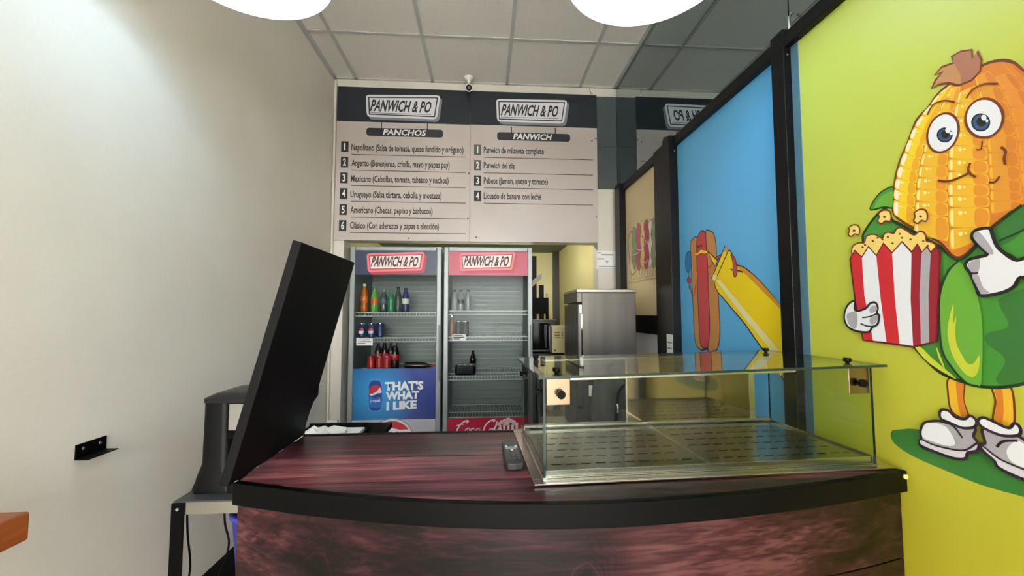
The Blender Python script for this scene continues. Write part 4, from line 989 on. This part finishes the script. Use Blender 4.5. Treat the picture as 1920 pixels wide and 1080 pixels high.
# ================================================================== printed artwork on the panels
def wallp(u, v): return on_x(u, v, PX)
NW = (-1,0,0)
def crop(ox, oy, s): return lambda l: [(ox+x/s, oy+y/s) for x, y in l]
A1, A2, A3 = crop(1560,60,3.375), crop(1560,360,3.375), crop(1560,640,3.375)
def ink(name, c): return pbr('print_'+name, c, 0.4)
k_dk = ink('dark', (38,34,34)); k_gd = ink('dark_green', (32,62,30)); k_g1 = ink('green', (74,150,56)); k_g2 = ink('green_deep', (60,122,56)); k_g3 = ink('green_light', (112,178,60)); k_yg = ink('yellow_green', (206,212,62))
k_or = ink('orange', (222,132,44)); k_br = ink('brown', (120,56,28)); k_gold = ink('gold', (244,190,50)); k_yel = ink('yellow', (250,212,44)); k_pale = ink('pale_yellow', (252,232,150)); k_amb = ink('amber', (232,158,50))
k_wh = ink('white', (240,236,242)); k_gy = ink('grey', (178,174,180)); k_red = ink('red', (212,44,52)); k_rdk = ink('dark_red', (160,36,50)); k_bl = ink('iris_blue', (58,88,130)); k_tan = ink('tan', (196,142,92)); k_tan2 = ink('tan_dark', (176,116,88)); k_pop = ink('popcorn', (248,216,120))
pr = Print(wallp, NW, 0.0001)
# grass patch, legs, husk
pr.fill(A3([(375,572),(430,558),(560,560),(900,640),(1300,760),(1600,900),(1600,1090),(1400,1040),(1215,985),(950,910),(700,810),(500,720),(390,640)]), ink('grass', (62,128,56)))
for leg, hl in (([(740,235),(734,320),(760,445),(865,490),(832,370),(834,250)], [(790,245),(790,330),(815,465),(865,490),(832,370),(834,250)]),
                ([(1018,285),(1036,380),(1025,512),(1140,548),(1156,430),(1128,285)], [(1030,300),(1046,380),(1030,512),(1075,525),(1088,430),(1075,300)])):
    pr.fill(A3(leg), k_gold, True, k_br, 0.004); pr.fill(A3(hl), k_or)
pr.fill(A2([(245,112),(270,50),(320,-5),(392,-30),(400,60),(388,100),(330,96)]), k_g1, True, k_gd, 0.004)
pr.fill(A2([(270,100),(300,40),(345,10),(395,0),(392,92),(330,88)]), k_g3)
pr.fill(A2([(330,108),(215,240),(200,330),(250,600),(400,850),(525,985),(600,1065)])+A3([(700,205),(850,262),(940,285),(1080,290),(1250,255),(1450,150),(1600,0)])+A2([(1660,700),(1620,300),(1500,-60),(1380,20),(1215,82),(1030,215),(930,325),(815,425),(700,355),(440,208),(385,180)]), k_g1, True, k_gd, 0.007)
pr.fill(A2([(1090,660),(1065,720),(1120,850),(985,895),(985,960),(1100,1060)])+A3([(1040,240),(1100,275),(1250,245),(1440,140),(1590,0)])+A2([(1640,600),(1400,560)]), k_g2)
pr.fill(A2([(1215,90),(1040,225),(960,330),(1100,330),(1230,240),(1400,120),(1500,-40),(1380,30)]), k_g2, True)
pr.stroke(A2([(1060,310),(1215,240),(1400,130)]), k_gd, 0.004)
# cob
cobo = [(1677,400),(1677,380),(1678.5,344),(1683,320),(1690,297),(1701,273),(1711,247),(1721,223),(1741,202),(1758,178),(1779,160),(1803,150),(1841,124),(1871,114),(1898,116),(1920,134),(1950,165),(1985,220),(2010,300),(2018,345),(1920,384),(1865,424),(1801.5,483),(1760,452),(1700,420)]
pr.fill(cobo, k_or, True, k_br, 0.006)
B = [A1([(750,335),(665,405),(610,480),(545,555),(505,640),(470,730),(432,830),(408,920),(395,1000),(392,1080),(392,1200),(392,1290)]),
     A1([(775,325),(735,400),(690,480),(640,580),(600,690),(570,790),(550,880),(540,960),(532,1050),(528,1140),(520,1290),(514,1400)]),
     A1([(830,320),(805,400),(780,490),(762,590),(748,690),(740,790),(735,880),(735,970),(738,1060),(742,1150),(746,1330),(750,1430)]),
     A1([(900,270),(925,360),(950,470),(970,590),(985,700),(992,800),(998,900),(1000,980),(1003,1060),(1006,1150),(1000,1330),(990,1430)]),
     A1([(985,225),(1060,320),(1110,430),(1150,560),(1175,680),(1190,800),(1196,900),(1205,1000),(1215,1060),(1225,1150),(1225,1330),(1225,1430)]),
     A1([(1070,190),(1180,300),(1260,430),(1310,560),(1345,690),(1370,800),(1385,900),(1400,1000),(1410,1060),(1420,1150),(1420,1330),(1420,1430)]),
     A1([(1140,190),(1270,300),(1370,430),(1430,560),(1470,690),(1500,800),(1515,900),(1530,1000),(1540,1060),(1545,1150),(1545,1330),(1545,1430)])]
Bc = [[(p.x,p.y) for p in crom([(*q,0) for q in b], False, 8)] for b in B]
cols = [(k_yel,k_pale),(k_gold,k_pale),(k_gold,k_pale),(k_amb,k_gold),(ink('amber2',(230,146,50)),k_amb),(k_or,k_amb)]
def vee(x):   # lower limit of the cob
    return 483-(1801.5-x)*0.55 if x < 1801.5 else 483-(x-1801.5)*0.84
k_shade = [ink('kernel_shade%d' % i, c_) for i, c_ in enumerate([(240,176,40),(234,158,46),(232,152,46),(220,134,46),(214,128,46),(206,118,44)])]
k_crest = ink('kernel_white', (248,238,214))
def vc(p): return (p[0], min(p[1], vee(p[0])-1.5))
for ci in range(6):
    L_, R_ = Bc[ci], Bc[ci+1]; m = len(L_); st = 7
    for i in range((ci*3) % st, m-st, st):
        a, b, c, d = L_[i], R_[i], R_[i+st], L_[i+st]
        cx_ = (a[0]+b[0]+c[0]+d[0])/4; cy_ = (a[1]+b[1]+c[1]+d[1])/4
        if cy_ > vee(cx_)-5: continue
        q = [(cx_+(p[0]-cx_)*0.965, cy_+(p[1]-cy_)*0.955) for p in (a,b,c,d)]
        mid = lambda p, s, f: (p[0]+(s[0]-p[0])*f, p[1]+(s[1]-p[1])*f)
        pts = []
        for j in range(4): pts += [vc(mid(q[j], q[(j+1)%4], 0.14)), vc(mid(q[j], q[(j+1)%4], 0.86))]
        pr.fill(pts, cols[ci][0], True, None, n=3, lift=False)
        f0 = 0.66
        e = [mid(q[0],q[1],f0), mid(q[0],q[1],0.95), mid(q[3],q[2],0.95), mid(q[3],q[2],f0)]
        e = [mid(e[0],e[3],0.08), mid(e[1],e[2],0.16), mid(e[2],e[1],0.16), mid(e[3],e[0],0.08)]
        pr.k += 1; pr.fill([vc(x) for x in e], k_shade[ci], True, None, lift=False)
        e = [mid(q[0],q[1],0.03), mid(q[0],q[1],0.10 if ci else 0.2), mid(q[3],q[2],0.10 if ci else 0.2), mid(q[3],q[2],0.03)]
        e = [mid(e[0],e[3],0.22), mid(e[1],e[2],0.10), mid(e[2],e[1],0.10), mid(e[3],e[0],0.22)]
        pr.fill([vc(x) for x in e], k_crest if ci == 0 else cols[ci][1], True, None, n=3, lift=False)
        if ci < 3:
            for fx, fy, r_ in ((0.28,0.26,0.055), (0.40,0.24,0.03)):
                g = mid(mid(q[0],q[1],fx), mid(q[3],q[2],fx), fy); w = abs(b[0]-a[0]); pr.ell(vc(g), w*r_, w*r_, k_pale, 0, None, n=8, lift=False)
        pr.k -= 1
pr.k += 3
# hair tuft
pr.fill(A1([(635,358),(665,298),(708,252),(655,272),(700,222),(775,195),(762,155),(820,124),(888,114),(893,168),(925,122),(950,180),(942,250),(890,305),(822,332),(800,338),(740,322),(680,332)]), k_tan, False, k_br, 0.005)
pr.fill(A1([(776,197),(768,157),(820,128),(885,118),(890,172),(922,130),(946,182),(938,248),(888,300),(825,325),(820,275)]), k_tan2, False)
# face
def cc(x, y): return A1([(x,y)])[0]
for c, rx_, ry_, ic, ir in ((cc(708,638), 28, 38, cc(720,652), 15), (cc(972,545), 35, 37, cc(950,572), 18)):
    pr.ell(c, rx_, ry_, k_wh, 22, k_br, 0.005); pr.ell(ic, ir, ir*0.95, k_dk, 0); pr.ell(ic, ir*0.82, ir*0.78, k_bl, 0); pr.ell((ic[0]+1,ic[1]-1), ir*0.5, ir*0.5, k_dk, 0)
    pr.ell((ic[0]+6,ic[1]-9), 5, 5.5, k_wh, 0); pr.ell((ic[0]+12,ic[1]-3), 2.6, 3, k_wh, 0)
for s, w in (([(612,525),(650,460),(720,435),(785,445)],0.004), ([(860,420),(900,365),(970,330),(1060,328)],0.004), ([(680,940),(750,944),(830,915),(880,890)],0.005), ([(886,828),(872,870),(890,900),(920,918)],0.005), ([(1080,728),(1110,755),(1102,798),(1108,840)],0.005), ([(1005,950),(1042,950),(1072,912)],0.004), ([(925,745),(955,740),(962,690)],0.003)):
    pr.stroke(A1(s), k_br, w)
# husk edge over the cob, highlights
pr.stroke(A2([(385,180),(440,212),(560,265),(700,360),(815,430),(930,325),(1030,215),(1215,82)]), k_gd, 0.005)
pr.fill(A2([(812,436),(740,500),(690,640),(688,800),(705,1000)])+A3([(760,150),(850,260),(940,285),(960,200)])+A2([(960,800),(900,560)]), k_g3)
pr.stroke(A2([(815,432),(745,505),(695,640),(690,800),(708,1000)])+A3([(770,165),(860,262),(940,285)]), k_gd, 0.005)
pr.fill(A2([(780,710),(745,850),(752,960)])+A3([(785,110),(850,200),(905,226),(940,180),(945,90),(910,138),(870,140),(832,80),(802,20)])+A2([(792,880),(798,790),(778,830)]), k_yg)
pr.fill(A3([(535,35),(620,132),(750,215),(800,238),(722,170),(640,100),(575,38)]), k_yg); pr.fill(A3([(672,35),(690,110),(728,178),(705,110)]), k_yg)
# popcorn box
pr.fill(A2([(140,400),(142,345),(180,322),(215,320),(228,282),(262,268),(292,272),(330,292),(345,262),(375,255),(402,262),(420,235),(445,225),(480,242),(530,272),(560,252),(592,255),(608,285),(612,310),(650,320),(675,352),(640,430),(400,440),(200,440)]), k_pop, True, k_br, 0.004)
for p in ((270,310),(330,300),(395,325),(440,265),(510,300),(590,310),(205,350),(300,290),(365,285),(620,340),(455,290),(220,335)):
    pr.ell(A2([p])[0], 2.4, 1.8, k_br, 20, None, n=8, lift=False)
pr.k += 1
st_ = [([(125,425),(155,370),(200,412),(215,650),(272,945),(208,938),(160,700)],k_red), ([(200,412),(242,345),(292,402),(320,680),(357,952),(272,945),(215,650)],k_wh), ([(292,402),(337,325),(392,385),(410,680),(440,964),(357,952),(320,680)],k_red),
       ([(392,385),(455,315),(516,380),(510,680),(526,978),(440,964),(410,680)],k_wh), ([(516,380),(553,330),(580,382),(566,650),(576,968),(526,978),(510,680)],k_rdk), ([(580,382),(614,345),(638,382),(624,650),(628,956),(576,968),(566,650)],k_gy), ([(638,382),(672,345),(697,382),(690,600),(674,945),(628,956),(624,650)],k_rdk)]
for pts, m in st_: pr.fill(A2(pts), m, False, None, lift=False)
pr.k += 1
pr.stroke(A2([(125,425),(155,370),(200,412),(242,345),(292,402),(337,325),(392,385),(455,315),(516,380),(553,330),(580,382),(614,345),(638,382),(672,345),(697,382),(690,600),(674,945),(526,980),(357,955),(208,938),(160,700),(125,425)]), ink('maroon',(104,22,30)), 0.005, False)
for c, r_ in (((345,158),42), ((575,155),44), ((152,245),36)):
    x, y = c; pr.fill(A2([(x-r_,y+r_*0.7),(x-r_*0.8,y),(x-r_*0.9,y-r_*0.5),(x-r_*0.2,y-r_),(x+r_*0.7,y-r_*0.9),(x+r_,y-r_*0.1),(x+r_*0.8,y+r_*0.7),(x+r_*0.1,y+r_*0.6),(x-r_*0.4,y+r_)]), k_pop, True, k_br, 0.004); pr.ell(A2([c])[0], 3, 2.4, k_br, 0, None, n=8)
# gloves
pr.fill(A2([(155,690),(110,720),(90,790),(112,850),(170,880),(245,886),(268,856),(302,835),(313,782),(298,768),(304,730),(288,700),(255,705),(225,738),(160,750)]), k_wh, True, k_dk, 0.006)
pr.fill(A2([(105,780),(140,758),(172,770),(168,860),(125,845)]), k_gy); pr.fill(A2([(252,740),(285,715),(300,745),(262,768)]), k_gy); pr.fill(A2([(255,800),(305,780),(295,825),(262,838)]), k_gy)
pr.stroke(A2([(205,795),(255,788),(300,768)]), k_dk, 0.004); pr.stroke(A2([(195,832),(235,848),(268,850)]), k_dk, 0.004)
pr.fill(A2([(905,290),(930,242),(1015,230),(1035,270),(1060,335),(1105,382),(1190,432),(1290,400),(1330,470),(1310,560),(1215,540),(1170,600),(1090,638),(965,656),(935,610),(902,530),(893,512),(863,470),(880,432),(935,414),(1002,395),(960,350)]), k_wh, True, k_dk, 0.007)
pr.fill(A2([(915,290),(950,252),(1040,372),(1012,390)]), k_gy); pr.fill(A2([(880,460),(900,440),(955,425),(945,505),(900,505)]), k_gy); pr.fill(A2([(905,530),(945,525),(975,600),(1015,636),(968,645),(938,600)]), k_gy)
pr.stroke(A2([(893,512),(920,514),(945,512)]), k_dk, 0.004); pr.stroke(A2([(1100,378),(1150,400),(1195,432)]), k_dk, 0.005)
# boots
for cuff, boot, sole, toe in (([(702,455),(718,432),(760,440),(800,478),(860,492),(895,470),(935,500),(925,540),(850,548),(760,512),(712,490)],
        [(583,615),(580,560),(605,515),(690,503),(760,518),(920,545),(916,600),(942,640),(940,692),(880,706),(865,742),(790,740),(680,702),(578,660)], [(582,620),(680,660),(850,690),(940,645),(938,688),(878,702),(862,738),(790,736),(680,698),(582,655)], [(590,600),(600,535),(640,515),(740,540),(800,640),(760,662),(660,635)]),
       ([(948,502),(980,482),(1030,500),(1140,548),(1180,518),(1216,545),(1208,592),(1100,595),(980,545)],
        [(985,545),(992,640),(968,650),(975,690),(1050,755),(1080,802),(1215,865),(1340,905),(1360,820),(1310,700),(1205,600)], [(975,660),(1080,740),(1215,800),(1350,850),(1345,900),(1215,860),(1085,798),(1052,752),(980,688)], [(1130,690),(1170,640),(1230,640),(1310,730),(1345,820),(1215,790),(1150,750)])):
    pr.fill(A3(boot), k_gy, True, ink('boot_line',(52,40,52)), 0.006); pr.fill(A3(toe), k_wh); pr.fill(A3(sole), ink('sole',(222,216,224)), True, ink('boot_line',(52,40,52)), 0.004); pr.fill(A3(cuff), k_wh, True, ink('boot_line',(52,40,52)), 0.006)
pr.stroke(A3([(705,500),(790,535),(850,612)]), ink('boot_line',(52,40,52)), 0.004); pr.stroke(A3([(1068,668),(1110,632),(1200,628)]), ink('boot_line',(52,40,52)), 0.005)
pr.build('corn_print', pg)

# hot dog and mustard bottle
H = crop(1240,400,3.6)
def bluep(u, v): p = wallp(u, v); p.y = max(p.y, 1.4185); return p   # the print stops at the edge of the board
pr = Print(bluep, NW, 0.0001); k_bun = ink('bun',(204,140,72)); k_sa = ink('sausage',(204,66,72)); k_my = ink('mustard',(250,216,20)); k_mo = ink('mustard_shade',(222,150,50)); k_nv = ink('navy_line',(28,34,54))
pr.fill(H([(196,210),(212,174),(240,163),(262,300),(262,600),(290,880),(302,918),(258,916),(226,850),(213,600),(200,300)]), k_bun, True, k_nv, 0.006)
pr.fill(H([(298,140),(325,118),(355,142),(370,225),(376,400),(388,600),(396,800),(382,908),(350,930),(316,918),(310,750),(300,400)]), k_bun, True, k_nv, 0.006)
pr.fill(H([(238,215),(250,150),(275,117),(298,135),(303,200),(310,300),(318,500),(327,720),(325,830),(312,905),(285,908),(262,860),(250,650),(243,400)]), k_sa, True, k_nv, 0.006)
pr.fill(H([(365,300),(400,280),(420,262),(412,290),(378,312)]), k_sa, True, k_nv, 0.004)
pr.fill(H([(312,252),(380,318),(364,358),(340,318)]), k_my, False, k_nv, 0.006)
pr.fill(H([(455,252),(500,340),(560,365),(640,430),(740,540),(825,645),(960,800),(960,1250),(905,1250),(760,1012),(690,925),(560,740),(460,620),(360,468)]), k_my, True, k_nv, 0.006)
pr.fill(H([(512,355),(600,398),(700,495),(825,640),(940,775),(940,805),(825,668),(690,530),(590,430)]), k_mo)
pr.fill(H([(368,450),(400,452),(600,690),(800,930),(930,1090),(900,1090),(745,925),(560,705)]), ink('bottle_shine',(242,230,164)), False)
pr.fill(H([(434,217),(455,250),(360,466),(342,440)]), k_my, False, k_nv, 0.006); pr.fill(H([(436,222),(453,250),(444,272),(424,248)]), k_mo, False); pr.fill(H([(352,412),(382,422),(362,462),(346,440)]), ink('bottle_shine',(242,230,164)), False)
pr.fill(H([(224,268),(238,286),(268,270),(298,274),(318,256),(290,248),(266,246),(246,268)]), k_my, True, k_nv, 0.002)
for p in ((252,228),(272,224)): pr.ell(H([p])[0], 1.2, 1.6, k_nv, 0, None, n=8)
pr.stroke(H([(244,222),(258,220)]), k_nv, 0.004); pr.stroke(H([(264,218),(280,208)]), k_nv, 0.004)
pr.fill(H([(472,275),(498,300),(510,340),(515,402),(500,430),(488,400),(486,330)]), k_sa, True, k_nv, 0.004); pr.stroke(H([(515,385),(535,390),(556,398)]), k_nv, 0.006)
pr.stroke(H([(484,385),(472,375)]), k_nv, 0.006)
pr.stroke(H([(314,378),(335,355),(360,335)]), k_sa, 0.006)
pr.ell(H([(186,326)])[0], 5.6, 19.5, ink('hand_mirror',(34,120,190)), 2, k_nv, 0.004); pr.stroke(H([(187,395),(190,440),(192,512)]), k_nv, 0.005)
pr.stroke(H([(195,485),(218,560),(240,462)]), k_sa, 0.008); pr.stroke(H([(197,482),(220,568),(242,462)]), k_nv, 0.002); pr.ell(H([(190,450)])[0], 4, 5.5, k_sa, 0, k_nv, 0.002)
for x in (284,316): pr.stroke(H([(x,912),(x-2,940),(x-2,990)]), k_nv, 0.006)
pr.build('hot_dog_print', pb)

# sandwich fillings on the beige panel
T = crop(1160,330,4.696); pr = Print(wallp, NW, 0.0001); k_ol = ink('sketch_brown',(120,84,66))
def strip(xs, y0, y1, w, mat, wob=5):
    L_ = []; R_ = []; n = 9
    for i in range(n):
        y = y0+(y1-y0)*i/(n-1); s = wob*math.sin(i*1.9+xs); e = 0.45 if i in (0, n-1) else 1
        L_.append((xs-w*e+s, y)); R_.append((xs+w*e+s, y))
    pr.fill(T(L_+R_[::-1]), mat, True, k_ol, 0.004)
pr.fill(T([(85,560),(100,505),(120,490),(125,600),(125,760),(140,815),(150,845),(108,860),(92,700)]), ink('bread',(238,216,176)), True, ink('crust',(140,80,66)), 0.008)
strip(340, 375, 790, 22, ink('onion',(240,232,222))); strip(362, 500, 760, 14, ink('toast',(200,140,120)))
for xs, y0, y1, w, c, nm in ((138,455,810,18,(150,172,128),'lettuce'), (176,420,825,19,(206,96,116),'ham'), (212,400,810,17,(240,212,140),'cheese'), (278,392,800,16,(242,232,226),'egg'), (308,378,805,17,(150,172,128),'lettuce'), (248,392,812,20,(190,56,86),'tomato')):
    strip(xs, y0, y1, w, ink(nm, c))
for i in range(11):
    x = 112+24*i; y = 845-4.5*i
    pr.stroke(T([(x,y-28),(x+3,y+20),(x-2,y+62),(x+14,y+70)]), k_ol, 0.004)
pr.stroke(T([(92,942),(150,935),(230,915),(300,905),(375,880)]), ink('sketch_shadow',(204,176,130)), 0.012)
for x, y in ((214,532),(262,528),(292,514),(330,505)): pr.ell(T([(x,y)])[0], 1.3, 1.6, k_dk, 0, None, n=8)
for s in ([(95,660),(115,692),(150,690),(182,672)],[(160,640),(190,655),(215,640)],[(210,740),(240,765),(262,738)],[(205,590),(225,610),(245,570)],[(250,560),(265,600),(285,610)]): pr.stroke(T(s), k_wh, 0.006)
pr.build('sandwich_print', pc)
